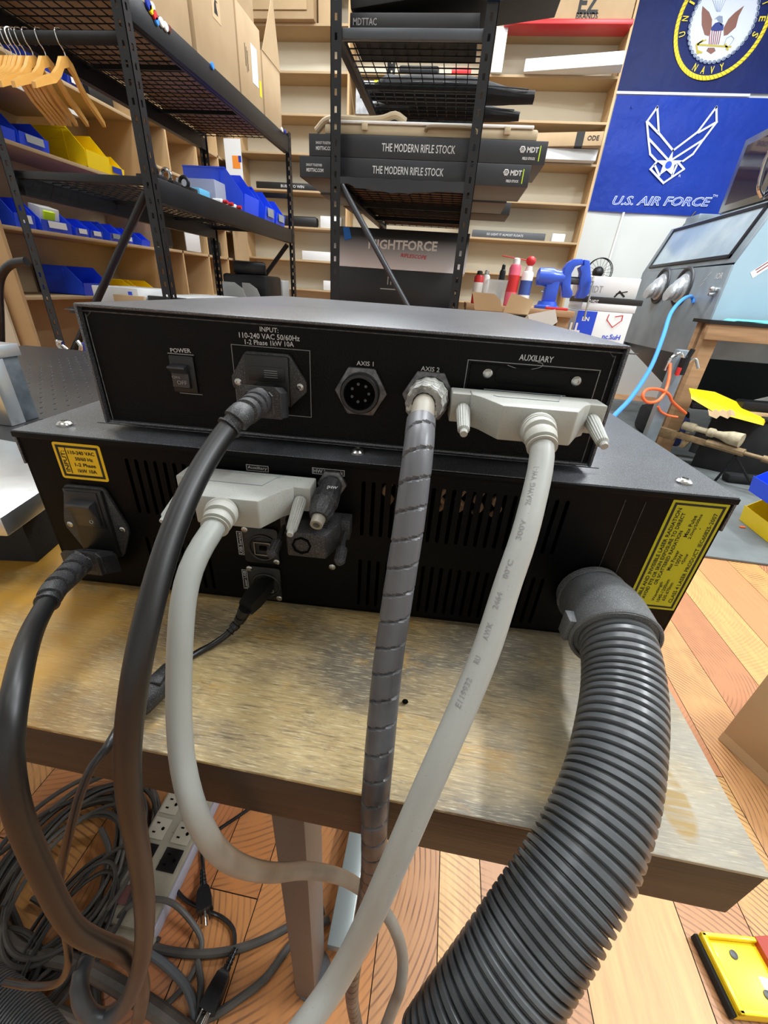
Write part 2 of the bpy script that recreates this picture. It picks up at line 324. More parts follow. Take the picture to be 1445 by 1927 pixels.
# ================================================================ the room
def floor_material():
    m = bpy.data.materials.new('plank_floor'); m.use_nodes = True; nt = m.node_tree; N = nt.nodes; L = nt.links; b = N['Principled BSDF']
    at_c = N.new('ShaderNodeAttribute'); at_c.attribute_name = 'tone'; at_o = N.new('ShaderNodeAttribute'); at_o.attribute_name = 'arc'
    tc = N.new('ShaderNodeTexCoord')
    sub = N.new('ShaderNodeVectorMath'); sub.operation = 'SUBTRACT'; L.new(tc.outputs['Object'], sub.inputs[0]); L.new(at_o.outputs['Vector'], sub.inputs[1])
    sx = N.new('ShaderNodeSeparateXYZ'); L.new(sub.outputs[0], sx.inputs[0]); cx = N.new('ShaderNodeCombineXYZ'); L.new(sx.outputs[0], cx.inputs[0]); L.new(sx.outputs[1], cx.inputs[1])
    ln = N.new('ShaderNodeVectorMath'); ln.operation = 'LENGTH'; L.new(cx.outputs[0], ln.inputs[0])
    nz = N.new('ShaderNodeTexNoise'); nz.inputs['Scale'].default_value = 9; nz.inputs['Detail'].default_value = 3; L.new(tc.outputs['Object'], nz.inputs['Vector'])
    ad = N.new('ShaderNodeMath'); ad.operation = 'MULTIPLY_ADD'; L.new(nz.outputs['Fac'], ad.inputs[0]); ad.inputs[1].default_value = .006; L.new(ln.outputs['Value'], ad.inputs[2])
    mu = N.new('ShaderNodeMath'); mu.operation = 'MULTIPLY'; L.new(ad.outputs[0], mu.inputs[0]); mu.inputs[1].default_value = 2*math.pi/.0105
    sn = N.new('ShaderNodeMath'); sn.operation = 'SINE'; L.new(mu.outputs[0], sn.inputs[0])
    rp = N.new('ShaderNodeMapRange'); rp.inputs[1].default_value = .35; rp.inputs[2].default_value = .95; L.new(sn.outputs[0], rp.inputs[0])
    k = N.new('ShaderNodeSeparateXYZ'); L.new(at_o.outputs['Vector'], k.inputs[0])
    n2 = N.new('ShaderNodeTexNoise'); n2.inputs['Scale'].default_value = 14; L.new(tc.outputs['Object'], n2.inputs['Vector'])
    r2 = N.new('ShaderNodeMapRange'); r2.inputs[1].default_value = .35; r2.inputs[2].default_value = .6; L.new(n2.outputs['Fac'], r2.inputs[0])
    f1 = N.new('ShaderNodeMath'); f1.operation = 'MULTIPLY'; L.new(rp.outputs[0], f1.inputs[0]); L.new(r2.outputs[0], f1.inputs[1])
    f2 = N.new('ShaderNodeMath'); f2.operation = 'MULTIPLY'; L.new(f1.outputs[0], f2.inputs[0]); L.new(k.outputs[2], f2.inputs[1])
    mp = N.new('ShaderNodeMapping'); mp.inputs['Scale'].default_value = (26, 2.2, 1); L.new(tc.outputs['Object'], mp.inputs[0])
    n3 = N.new('ShaderNodeTexNoise'); n3.inputs['Scale'].default_value = 2; n3.inputs['Detail'].default_value = 8; n3.inputs['Roughness'].default_value = .7; L.new(mp.outputs[0], n3.inputs['Vector'])
    r3 = N.new('ShaderNodeMapRange'); r3.inputs[1].default_value = .35; r3.inputs[2].default_value = .7; r3.inputs[4].default_value = .55; L.new(n3.outputs['Fac'], r3.inputs[0])
    g = N.new('ShaderNodeMix'); g.data_type = 'RGBA'; g.blend_type = 'MIX'; L.new(at_c.outputs['Color'], g.inputs['A']); g.inputs['B'].default_value = hx('#a4754f'); L.new(r3.outputs[0], g.inputs['Factor'])
    h = N.new('ShaderNodeMix'); h.data_type = 'RGBA'; L.new(g.outputs['Result'], h.inputs['A']); h.inputs['B'].default_value = hx('#7a5036'); L.new(f2.outputs[0], h.inputs['Factor'])
    L.new(h.outputs['Result'], b.inputs['Base Color']); b.inputs['Roughness'].default_value = .42
    bp = N.new('ShaderNodeBump'); bp.inputs['Strength'].default_value = .3; bp.inputs['Distance'].default_value = .001; L.new(f2.outputs[0], bp.inputs['Height']); bp.invert = True; L.new(bp.outputs[0], b.inputs['Normal'])
    return m
def make_floor():
    me = bpy.data.meshes.new('floor'); bm = bmesh.new(); rnd = random.Random(11); info = []
    edges = [-3.4]; 
    while edges[-1] < -.02: edges.append(edges[-1]+rnd.choice((.09, .13, .16, .2)))
    edges = [e for e in edges if e < -.03]+[.012, .115, .1935, .36, .556, .68, .79, .92, 1.06, 1.2, 1.37, 1.5, 1.7, 1.86, 2.05, 2.2, 2.4, 2.6, 2.8, 3.05, 3.3, 3.5]
    tones = ['#c08a5a', '#cda263', '#b87c54', '#c58d68', '#d1ab6c', '#b17347', '#c79560', '#bd835f', '#ca9a5d']
    for i, (a, b_) in enumerate(zip(edges, edges[1:])):
        y = -1.6-rnd.random()*.8
        while y < 5.7:
            ln = rnd.choice((.5, .8, 1.1, 1.5)); y1 = min(y+ln, 5.75); g = .0009
            vs = [bm.verts.new(p) for p in ((a+g, y+g, 0), (b_-g, y+g, 0), (b_-g, y1-g, 0), (a+g, y1-g, 0))]
            bm.faces.new(vs); t = hx(rnd.choice(tones)); st = rnd.choice((0, .85, .7, .95, .3))
            if -.1 < a < .12 or .19 < a < .36: st = .9
            if abs(a-.115) < .01: st = .5; t = hx('#e0b274')
            if a < -.03: st = .75; t = hx(rnd.choice(('#bf7a44', '#cb884e', '#b66f3f', '#cf9453')))
            info.append((t, (a+rnd.uniform(-.25, -.1), (y+y1)/2+rnd.uniform(-.2, .2), st)))
            y = y1
    bm.to_mesh(me); bm.free()
    A = me.attributes.new('tone', 'FLOAT_COLOR', 'FACE'); Cc = me.attributes.new('arc', 'FLOAT_VECTOR', 'FACE')
    for i, (t, o) in enumerate(info): A.data[i].color = t; Cc.data[i].vector = o
    me.materials.append(floor_material()); ob = bpy.data.objects.new('floor', me); COL.objects.link(ob); ob['kind'] = 'structure'
    struct('floor_underlay', B().box(-3.4, 3.5, -2.4, 5.8, -.05, -.002), mat('plank_gap', '#3a2416', .9))
make_floor()
struct('wall_back', B().box(-3.4, 3.5, 5.6, 5.7, 0, 3.9), M['wallm'])
struct('wall_left', B().box(-3.4, -2.9, -2.4, 5.6, 0, 3.9), M['wallm'])
struct('wall_right', B().box(3.4, 3.5, -2.4, 5.6, 0, 3.9), M['wallm'])
struct('wall_front', B().box(-3.4, 3.5, -2.5, -2.4, 0, 3.9), M['wallm'])
struct('ceiling', B().box(-3.4, 3.5, -2.5, 5.7, 3.9, 4.0), M['wallm'])
# ================================================================ desk
def desk_material():
    m = mat('distressed_desktop', '#a08658', .42); nt = m.node_tree; N = nt.nodes; L = nt.links; b = N['Principled BSDF']
    tc = N.new('ShaderNodeTexCoord')
    def noise(sc, s, d=6, ro=.6):
        mp = N.new('ShaderNodeMapping'); mp.inputs['Scale'].default_value = sc; L.new(tc.outputs['Object'], mp.inputs[0])
        n = N.new('ShaderNodeTexNoise'); n.inputs['Scale'].default_value = s; n.inputs['Detail'].default_value = d; n.inputs['Roughness'].default_value = ro
        L.new(mp.outputs[0], n.inputs['Vector']); return n.outputs['Fac']
    def mix(a, bb, f, lo, hi, amt=1):
        r = N.new('ShaderNodeMapRange'); r.inputs[1].default_value = lo; r.inputs[2].default_value = hi; r.inputs[4].default_value = amt; L.new(f, r.inputs[0])
        x = N.new('ShaderNodeMix'); x.data_type = 'RGBA'
        if isinstance(a, str): x.inputs['A'].default_value = hx(a)
        else: L.new(a, x.inputs['A'])
        x.inputs['B'].default_value = hx(bb); L.new(r.outputs[0], x.inputs['Factor']); return x.outputs['Result']
    c = mix('#b8a06e', '#6f6656', noise((1, 1.6, 1), 9), .42, .62)
    c = mix(c, '#c09440', noise((1.4, 2.6, 1), 11, 9, .8), .53, .66, .85)
    c = mix(c, '#4c463e', noise((1, 2.2, 1), 34, 9, .85), .55, .70, .75)
    c = mix(c, '#4a3d2e', noise((9, 110, 1), 7, 6), .5, .72, .75)
    c = mix(c, '#e6d9b2', noise((26, 300, 1), 4, 3), .53, .70, .6)
    # gold at the left to grey at the right paints in the glossy reflection veil; one printed gold knot near the corner
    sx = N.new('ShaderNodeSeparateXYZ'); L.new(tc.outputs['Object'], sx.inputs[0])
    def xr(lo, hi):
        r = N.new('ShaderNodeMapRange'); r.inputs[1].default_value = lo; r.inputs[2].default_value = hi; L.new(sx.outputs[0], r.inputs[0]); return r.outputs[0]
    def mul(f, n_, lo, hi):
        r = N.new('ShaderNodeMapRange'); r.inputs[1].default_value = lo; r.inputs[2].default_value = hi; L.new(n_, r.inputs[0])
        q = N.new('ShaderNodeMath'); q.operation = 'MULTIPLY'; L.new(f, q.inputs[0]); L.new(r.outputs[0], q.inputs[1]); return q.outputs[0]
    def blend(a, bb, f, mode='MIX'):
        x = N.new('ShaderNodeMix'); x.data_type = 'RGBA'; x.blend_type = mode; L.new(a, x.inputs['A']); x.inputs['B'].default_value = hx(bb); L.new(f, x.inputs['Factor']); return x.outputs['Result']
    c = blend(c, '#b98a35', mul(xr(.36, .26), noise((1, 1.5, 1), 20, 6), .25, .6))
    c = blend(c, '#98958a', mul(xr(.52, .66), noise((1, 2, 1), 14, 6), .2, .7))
    mp = N.new('ShaderNodeMapping'); mp.inputs['Location'].default_value = (-.649, .311, 0); L.new(tc.outputs['Object'], mp.inputs[0])
    m2 = N.new('ShaderNodeMapping'); m2.inputs['Scale'].default_value = (1, .45, 0); L.new(mp.outputs[0], m2.inputs[0])
    le = N.new('ShaderNodeVectorMath'); le.operation = 'LENGTH'; L.new(m2.outputs[0], le.inputs[0])
    rr_ = N.new('ShaderNodeMapRange'); rr_.inputs[1].default_value = .0095; rr_.inputs[2].default_value = .0075; L.new(le.outputs['Value'], rr_.inputs[0])
    c = blend(c, '#94762e', mul(rr_.outputs[0], noise((2, 26, 1), 9, 4), .38, .55))
    L.new(c, b.inputs['Base Color'])
    bp = N.new('ShaderNodeBump'); bp.inputs['Strength'].default_value = .35; bp.inputs['Distance'].default_value = .0004; L.new(noise((3, 90, 1), 8), bp.inputs['Height']); L.new(bp.outputs[0], b.inputs['Normal'])
    return m
DX0, DX1, DY0, DY1 = -1.35, .1805, .111, .86
t = Thing('desk', 'wooden desk with distressed gold grey top, dark edge and grey metal legs', 'desk', (-.5, .45, 0))
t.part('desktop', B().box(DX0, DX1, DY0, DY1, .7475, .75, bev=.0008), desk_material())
t.part('desk_edge', B().box(DX0+.0006, DX1-.0006, DY0+.0006, DY1-.0006, .7065, .7474, bev=.0006), mat('dark_edge_grain', '#211a15', .5, var=(60, .9, '#332a23'), aniso=(.12, 1, 3), bump=(120, .2)), label='dark brown wood grain edge')
for x in (-.102, -1.25):
    for y in (.172, .77):
        lg = t.part('leg', B().box(x, x+.031, y, y+.05, .012, .7064, bev=.0015), M['desktop_steel'])
        t.part('foot_pad', B().lathe((x+.018, y+.028, 0), (0, 0, 1), [(0, .03), (.006, .03), (.0125, .024), (.0125, 0)], 28), M['desktop_steel'], parent=lg)
t.part('foot_rail', B().box(-.068, -.032, .226, .77, .02, .045, bev=.002), M['rail'], label='pale grey steel foot rail')
# ================================================================ upper control box
YU, YL = .258, .2402
UX0, UX1, UZ0, UZ1 = -.2101, .1194, .8844, .9584
up = Thing('control_box', 'upper black metal control box with power inlet, axis sockets and auxiliary port', 'control box', ((UX0+UX1)/2, .46, UZ0), UA)
b = B(); yb = .66
b.box(UX0, UX1, YU-.0015, yb, UZ1-.002, UZ1, bev=.0009)
b.box(UX0, UX0+.002, YU-.0015, yb, UZ0, UZ1-.001, bev=.0008); b.box(UX1-.002, UX1, YU-.0015, yb, UZ0, UZ1-.001, bev=.0008)
b.box(UX0, UX1, YU, yb, UZ0, UZ0+.002, bev=.0008); b.box(UX0, UX1, yb-.002, yb, UZ0, UZ1)
up.part('cover', b, M['lid'])
P = lambda px, py, y=YU: at(px, py, UA, Y=y)
YP = YU+.002
sw0, sw1 = P(318, 667, YP), P(375, 740, YP)
il, ir = P(442, 715, YP), P(583, 727, YP)
ic = P(509, 722, YP)
ax1, ax2 = P(680, 736, YP), P(806, 744, YP)
up.part('back_panel', holed(rrect(UX0+.0021, UX1-.0021, UZ0+.0021, UZ1-.0021, .002), [circ(ax1.x, ax1.z, .0105), circ(ax2.x, ax2.z, .0105)], YP, .0016), M['panel'])
up.part('inner_wall', B().box(UX0+.003, UX1-.003, YP+.02, YP+.021, UZ0+.003, UZ1-.003), M['dark'])
fx0, fx1, fz1, fz0 = P(163, 600, YP).x, P(1152, 690, YP).x, P(600, 619, YP).z, P(600, 833, YP).z
b = B(); rr = xz(rrect(fx0, fx1, fz0, fz1, .006), YP)
b.tube(rr[-1:]+rr+rr[:1], .00035, 6, step=.004); up.part('panel_outline', b, M['nutm'], label='thin worn metal line around the panel')
# lettering
b = B()
textpx(b, 'POWER', (321, 659), (359, 660), .0026, fr=UA, Y=YP, bold=.01)
textpx(b, 'INPUT:', (489, 619), (524, 622), .0027, fr=UA, Y=YP, bold=.01)
textpx(b, '110-240 VAC 50/60Hz', (450, 630), (564, 637), .0031, fr=UA, Y=YP, bold=.01)
textpx(b, '1-2 Phase 1kW 10A', (461, 643), (553, 648), .0029, fr=UA, Y=YP, bold=.01)
textpx(b, 'AXIS 1', (671, 683), (703, 685), .0026, fr=UA, Y=YP, bold=.01)
textpx(b, 'AXIS 2', (792, 693), (827, 696), .0027, fr=UA, Y=YP, bold=.01)
textpx(b, 'AUXILIARY', (977, 672), (1041, 677), .0034, fr=UA, Y=YP, bold=.012)
up.part('lettering', b, M['white'], label='white printed port names')
# power switch
b = B(); b.box(sw0.x, sw1.x, YP-.0015, YP, sw1.z, sw0.z, bev=.0006)
sw = up.part('power_switch', b, M['plastic'])
r0, r1 = P(325, 683, YP), P(364, 731, YP); zm = (r0.z+r1.z)/2+.002
pr = [(YP-.0014, r0.z), (YP-.0078, r0.z-.0008), (YP-.0080, r0.z-.002), (YP-.0036, zm), (YP-.0042, r1.z+.001), (YP-.0014, r1.z)]
b = B().prism([(r0.x, y, z) for y, z in pr], (r1.x-r0.x, 0, 0), bev=.0003); rk = up.part('rocker', b, mat('rocker_dusty', '#2a2b2e', .35, spec=.7), sw)
b = B(); text(b, 'ON', ((r0.x+r1.x)/2-.001, YP-.0067, r0.z-.0070), (1, 0, 0), (0, -.48, .88), .005, .0022, .01, lift=.0005)
text(b, 'OFF', ((r0.x+r1.x)/2+.001, YP-.0043, r1.z+.0042), (1, 0, 0), (0, 0, 1), .0066, .0026, .01, lift=.0003); up.part('lettering', b, M['greyprint'], rk)
b = B(); n_ = (0, -1, 0)
b.line([(sw0.x-.0005, YP, sw0.z+.0008), (sw1.x, YP, sw0.z+.0008)], .0005, n_); b.line([(sw0.x+.003, YP, sw1.z-.0008), (sw1.x+.002, YP, sw1.z-.0008)], .0004, n_)
up.part('switch_outline', b, M['greyprint'])
def inlet_flange(pts, y, th, m, T_):
    return T_.part('inlet_flange', B().prism(xz(pts, y-th), (0, th, 0), bev=.0007), m)
# IEC inlet with fuse drawer
def inlet(T_, cx, cz, y, rocker=False):
    W2, H1, H0 = .0242, .0135, .0135
    hw = .0152
    zt, zb = cz+H1+(.0195 if rocker else .0055), cz-H0-(.012 if rocker else 0)
    pts = [(cx-hw+.002, zt), (cx+hw-.002, zt), (cx+hw, zt-.002), (cx+W2, cz+.003), (cx+W2, cz-.003), (cx+hw, zb+.002), (cx+hw-.002, zb), (cx-hw+.002, zb), (cx-hw, zb+.002), (cx-W2, cz-.003), (cx-W2, cz+.003), (cx-hw, zt-.002)]
    fl = inlet_flange(pts, y, .0028, M['plasticd'], T_)
    body = T_.part('inlet_body', B().box(cx-hw+.0012, cx+hw-.0012, y-.0058, y-.0026, zb+.0012, zt-.0012, bev=.0012), M['plastic'], fl)
    for sx in (-.02, .02): screw_head(T_, (cx+sx, y-.0028, cz), (0, -1, 0), .0024, M['steel'], fl, h=.0009)
    return fl, zt, zb
b = B(); q = [P(435, 648, YP), P(583, 660, YP), P(585, 785, YP), P(447, 775, YP)]
x0_, x1_, z1_, z0_ = q[0].x, q[1].x, (q[0].z+q[1].z)/2, q[2].z
b.line([(x0_, YP, z0_), (x0_, YP, z1_), (x1_, YP, z1_), (x1_, YP, z0_), (x0_, YP, z0_)], .00035, n_); up.part('inlet_outline', b, M['greyprint'])
fl, zt, zb = inlet(up, ic.x, ic.z, YP)
b = B().box(ic.x-.0115, ic.x+.0115, YP-.0066, YP-.0056, ic.z+.0025, ic.z+.0112, bev=.0004)
dr = up.part('fuse_drawer', b, M['plastic'], fl)
b = B()
for k in range(4): b.line([(ic.x-.001, YP-.0066, ic.z+.0092-k*.0013), (ic.x+.007, YP-.0066, ic.z+.0092-k*.0013)], .0003, n_)
up.part('drawer_ribs', b, M['greyprint'], dr)
# axis sockets
def hexpts(c, r, n=6, a0=math.pi/6, sq=1): return [(c.x+r*math.cos(a0+2*math.pi*i/n), c.z+r*sq*math.sin(a0+2*math.pi*i/n)) for i in range(n)]
for k, c in enumerate((ax1, ax2)):
    nut = up.part('hex_nut', B().prism(xz(hexpts(c, .0166, a0=0), YP-.003), (0, .003, 0), bev=.0006), M['nutm'])
    b = B().lathe((c.x, YP-.0029, c.z), (0, -1, 0), [(0, .0122), (.006, .0122), (.0072, .0115), (.0072, .0098), (-.014, .0094), (-.014, 0)], 40)
    b.ring((c.x, YP-.0068, c.z), (0, -1, 0), .0114, .0007, 40)
    s_ = up.part('round_socket', b, mat('socket_black', '#2c2c2e', .3, .5), nut)
    up.part('bright_rim', B().ring((c.x, YP-.0072, c.z), (0, -1, 0), .0103, .0005, 40), M['steel'], s_)
    if k == 0:
        b = B()
        b.cyl((c.x, YP-.0028, c.z), (c.x, YP-.0052, c.z), .0094, seg=32)
        up.part('socket_insert', b, M['dark'], s_)
        b = B()
        for i in range(7): b.cyl((c.x+.0055*math.cos(i*.9), YP-.005, c.z+.0055*math.sin(i*.9)), (c.x+.0055*math.cos(i*.9), YP-.0064, c.z+.0055*math.sin(i*.9)), .0009, seg=10)
        up.part('socket_pins', b, M['iron'], s_)
# auxiliary blank plate
a0_, a1_ = P(881, 677, YP), P(1129, 699, YP); az0 = P(1116, 756, YP).z-.004
b = B(); b.line([(a0_.x, YP, az0), (a0_.x, YP, a0_.z), (a1_.x, YP, a0_.z), (a1_.x, YP, az0)], .00045, n_); up.part('port_outline', b, M['greyprint'])
sl, sr = P(917, 703, YP), P(1083, 717, YP)
pl = up.part('blank_plate', B().box(a0_.x+.002, a1_.x-.002, YP-.001, YP, az0, a0_.z-.0015, bev=.0004), M['sheet'])
b = B(); zc = (sl.z+sr.z)/2; b.prism(xz(rrect(sl.x+.0045, sr.x-.0045, zc-.0048, zc+.0048, .0035), YP-.0016), (0, .0007, 0), bev=.0003); up.part('port_insert', b, M['panel'], pl)
for s_ in (sl, sr): screw_head(up, (s_.x, YP-.001, s_.z), (0, -1, 0), .0031, M['steel'], pl, h=.0018)
# ================================================================ lower laser source box
LX0, LX1, LZ0, LZ1 = -.264, .2044, .7545, .880
lo = Thing('laser_source_box', 'wide lower black metal laser box with vent slots and yellow labels on the desk', 'laser power box', ((LX0+LX1)/2, .45, LZ0), UA)
Q = lambda px, py, y=YL: at(px, py, UA, Y=y)
b = B(); yb = .68
b.box(LX0, LX1, YL-.0008, yb, LZ1-.0016, LZ1, bev=.0006)
b.box(LX0, LX0+.0014, YL-.0008, yb, LZ1-.024, LZ1-.001); b.box(LX1-.0014, LX1, YL-.0008, yb, LZ1-.024, LZ1-.001)
lo.part('lid', b, M['lid'])
b = B(); b.box(LX0+.0015, LX0+.003, YL, yb-.002, LZ0, LZ1-.0017); b.box(LX1-.003, LX1-.0015, YL, yb-.002, LZ0, LZ1-.0017); b.box(LX0+.0015, LX1-.0015, YL, yb, LZ0, LZ0+.002)
b.box(LX0+.0015, LX1-.0015, yb-.003, yb-.001, LZ0, LZ1-.0017); lo.part('body', b, M['sheet'])
def slot(x, z0, z1, w_=.0013):
    return [(x+w_*math.cos(a), z1-w_+w_*math.sin(a)) for a in (math.pi*k/6 for k in range(7))]+[(x+w_*math.cos(a), z0+w_+w_*math.sin(a)) for a in (math.pi+math.pi*k/6 for k in range(7))]
hl = []
for k in range(8):
    for z0_, z1_ in ((.8247, .8667), (.7606, .8040)): hl.append(slot(-.1888+.0066*k, z0_, z1_))
for k in range(21):
    for z0_, z1_ in ((.8247, .8667), (.7606, .8040)): hl.append(slot(-.0273+.0066*k, z0_, z1_))
hl = [h for h in hl if not (.131 < h[0][0] < .2)]
lo.part('vented_panel', holed([(LX0+.0032, LZ0), (LX1-.0032, LZ0), (LX1-.0032, LZ1-.0018), (LX0+.0032, LZ1-.0018)], hl, YL, .0014), M['sheet'])
lo.part('inner_wall', B().box(LX0+.004, LX1-.004, YL+.05, YL+.052, LZ0+.002, LZ1-.002), M['dark'])
for k in range(7):
    x = -.012+k*.0125; z = .858
    b = B().tube([(x, YL+.018, z-.016), (x+.003, YL+.012, z-.008), (x-.002, YL+.01, z-.002), (x+.002, YL+.012, z+.004), (x, YL+.02, z+.008)], .0021, 8)
    lo.part('coil_winding', b, M['copper'], label='tan coil behind the upper vent slots')
# lip under lid
lo.part('lid_lip', B().box(LX0, LX1, YL-.0022, YL-.0004, LZ1-.0045, LZ1-.0006, bev=.0006), M['case'])
for px, py in ((122, 797), (673, 849), (1287, 905)):
    c = at(px, py, UA, Z=LZ1+.001); screw_head(lo, (c.x, c.y, LZ1), (0, 0, 1), .0052, M['steel'], h=.003, name='lid_screw')
# input label
def label_plate(T_, x0, x1, z0, z1, y, m, bw, r=.0018):
    pl = T_.part('sticker', B().prism(xz(rrect(x0, x1, z0, z1, r), y-.0003), (0, .0003, 0)), m)
    b = B(); i = bw; c = [(x0+i, y-.0003, z0+i), (x1-i, y-.0003, z0+i), (x1-i, y-.0003, z1-i), (x0+i, y-.0003, z1-i)]
    b.line(c, bw*.62, n_, .00012, close=True); T_.part('sticker_border', b, M['ink'], pl); return pl
pl = label_plate(lo, -.2389, -.2054, .8475, .8741, YL, M['yel'], .0027); pl['label'] = 'yellow input rating sticker'
b = B(); yt = YL-.0003
text(b, 'INPUT:', (-.2330, yt, .8606), (0, 0, 1), (-1, 0, 0), .0155, .0030, .02); b.line([(-.2306, yt, .852), (-.2306, yt, .8705)], .0004, n_)
for s_, z, w_ in (('110-240 VAC', .8675, .0185), ('50/60 Hz', .8631, .0125), ('1-2 Phase', .8587, .0148), ('1kW 10A', .8543, .0135)): text(b, s_, (-.2198+(.0185-w_)*.12, yt, z), (1, 0, 0), (0, 0, 1), w_, .0027, .025)
lo.part('lettering', b, M['ink'], pl)
# laser warning label
lx0, lx1, lz0, lz1 = .1672, .2014, .788, .8745
pl = label_plate(lo, lx0, lx1, lz0, lz1, YL, M['yel2'], .0024, .0004); pl['label'] = 'olive yellow laser radiation warning sticker'
b = B(); zc = (lz0+lz1)/2; U1, U2 = (0, 0, 1), (-1, 0, 0)
def vt(s_, x, z, w_, h_, bo=.012): text(b, s_, (x, yt, z), U1, U2, w_, h_, bo)
vt('VISIBLE AND INVISIBLE LASER RADIATION', lx0+.0060, zc, .076, .0025, .02); vt('AVOID EYE OR SKIN EXPOSURE TO DIRECT', lx0+.0096, zc, .070, .0024, .02); vt('OR SCATTERED RADIATION', lx0+.0131, zc, .044, .0024, .02)
vt('Wavelength', lx0+.0170, lz0+.0155, .0170, .0026); vt('1040-1200nm', lx0+.0203, lz0+.0165, .0200, .0023); vt('630-670nm', lx0+.0236, lz0+.0160, .0160, .0023)
vt('Max Power', lx0+.0170, zc-.001, .0165, .0025); vt('100W', lx0+.0204, zc, .0095, .0026); vt('<5mw', lx0+.0237, zc+.001, .0085, .0022)
vt('Max Pulse', lx0+.0170, lz1-.0175, .0160, .0025); vt('2.0mj/500ns', lx0+.0204, lz1-.0175, .0185, .0025); vt('-', lx0+.0236, lz1-.0185, .001, .0005)
vt('CLASS 4 LASER PRODUCT IEC60825-2007', lx0+.0286, zc, .073, .0026, .012)
lo.part('lettering', b, M['ink'], pl)
def tag_plate(T_, s_, pl_, pr_, h_, vert=False):
    a, c = Q(*pl_), Q(*pr_); m = (a+c)/2; m.y = YL; L_ = (c-a).length
    if vert: x0, x1, z0, z1 = m.x-h_/2, m.x+h_/2, m.z-L_/2, m.z+L_/2
    else: x0, x1, z0, z1 = m.x-L_/2, m.x+L_/2, m.z-h_/2, m.z+h_/2
    p_ = T_.part('name_tag', B().box(x0, x1, YL-.0002, YL, z0, z1), M['ink'])
    b = B(); b.line([(x0, YL-.0002, z0), (x1, YL-.0002, z0), (x1, YL-.0002, z1), (x0, YL-.0002, z1)], .0003, n_, .0001, close=True)
    text(b, s_, (m.x, YL-.0002, m.z), (0, 0, 1) if vert else (1, 0, 0), (-1, 0, 0) if vert else (0, 0, 1), L_-.0016, h_*.62, .005)
    T_.part('lettering', b, M['white'], p_)
tag_plate(lo, 'Auxiliary', (464, 879), (505, 883), .0040)
tag_plate(lo, 'HW Interlock', (588, 886), (648, 890), .0040)
tag_plate(lo, 'USB Service', (455, 1043), (450, 1000), .0038, True)
tag_plate(lo, 'Laser USB', (464, 1107), (460, 1072), .0038, True)
# power inlet with rocker
c = Q(186, 988); fl, zt, zb = inlet(lo, c.x, c.z, YL, True)
bz = lo.part('switch_bezel', B().box(c.x-.0112, c.x+.0112, YL-.0068, YL-.0056, c.z+.0015, zt-.0025, bev=.0006), M['plastic'], fl)
x0_, x1_ = c.x-.0088, c.x+.0085; zt_ = zt-.0048; zl = c.z+.0035
zt_ -= .004; pr = [(YL-.0066, zt_), (YL-.0128, zt_-.0012), (YL-.0130, zt_-.0028), (YL-.0090, (zt_+zl)/2-.001), (YL-.0078, zl), (YL-.0066, zl)]
lo.part('rocker', B().prism([(x0_, y, z) for y, z in pr], (x1_-x0_, 0, 0), bev=.0002), mat('rocker_dusty', '#2a2b2e', .35, spec=.7), fl)
b = B().ring((c.x+.003, YL-.0086, zl+.0045), (0, -1, .2), .0012, .00020, 20, 5); lo.part('switch_marks', b, M['white'], fl)
# USB panel sockets
def dsocket(px, py, s0, s1, name):
    a, c2 = Q(*s0), Q(*s1); c = (a+c2)/2; f = lo.part(name, B().prism(xz(rrect(c.x-.013, c.x+.013, c.z-.0155, c.z+.0155, .003), YL-.002), (0, .002, 0), bev=.0005), M['plastic'])
    c = Q(px, py); b = B().ring((c.x, YL-.0022, c.z), (0, -1, 0), .0105, .0012, 36); lo.part('socket_collar', b, M['plastic'], f)
    b = B(); 
    for (u0, u1, v0, v1) in ((-.0062, .0062, .0049, .0057), (-.0062, .0062, -.0057, -.0049), (-.0062, -.0054, -.0057, .0057), (.0054, .0062, -.0057, .0057)): b.box(c.x+u0, c.x+u1, YL-.004, YL, c.z+v0, c.z+v1)
    lo.part('metal_shell', b, M['steel'], f); lo.part('socket_tongue', B().box(c.x-.0025, c.x+.0025, YL-.0035, YL-.0005, c.z-.0015, c.z+.0015), M['dark'], f)
    for s_ in (a, c2): screw_head(lo, (s_.x, YL-.002, s_.z), (0, -1, 0), .0024, M['steel'], f, h=.0008)
dsocket(497, 1028, (462, 994), (522, 1055), 'usb_socket'); dsocket(503, 1098, (471, 1067), (527, 1123), 'usb_socket')
screw_head(lo, Q(625, 1067), (0, -1, 0), .0026, M['steel'], h=.001)
ci = Q(626, 908); lo.part('hex_nut', B().prism(xz(hexpts(ci, .0098, a0=0), YL-.0035), (0, .0035, 0), bev=.0005), M['nutm'])
# faint bracket outlines on the panel
b = B(); e = [Q(1173, 927), Q(1166, 960), Q(1124, 1085)]
b.line([(.2015, YL, .8775), (.1905, YL, .8775), (.1895, YL, .8755)], .0004, n_)
for dx in (0, .0125): b.line([(.139+dx, YL, .871), (.139+dx, YL, .80)], .0002, n_)
lo.part('scratch_lines', b, M['nutm'])
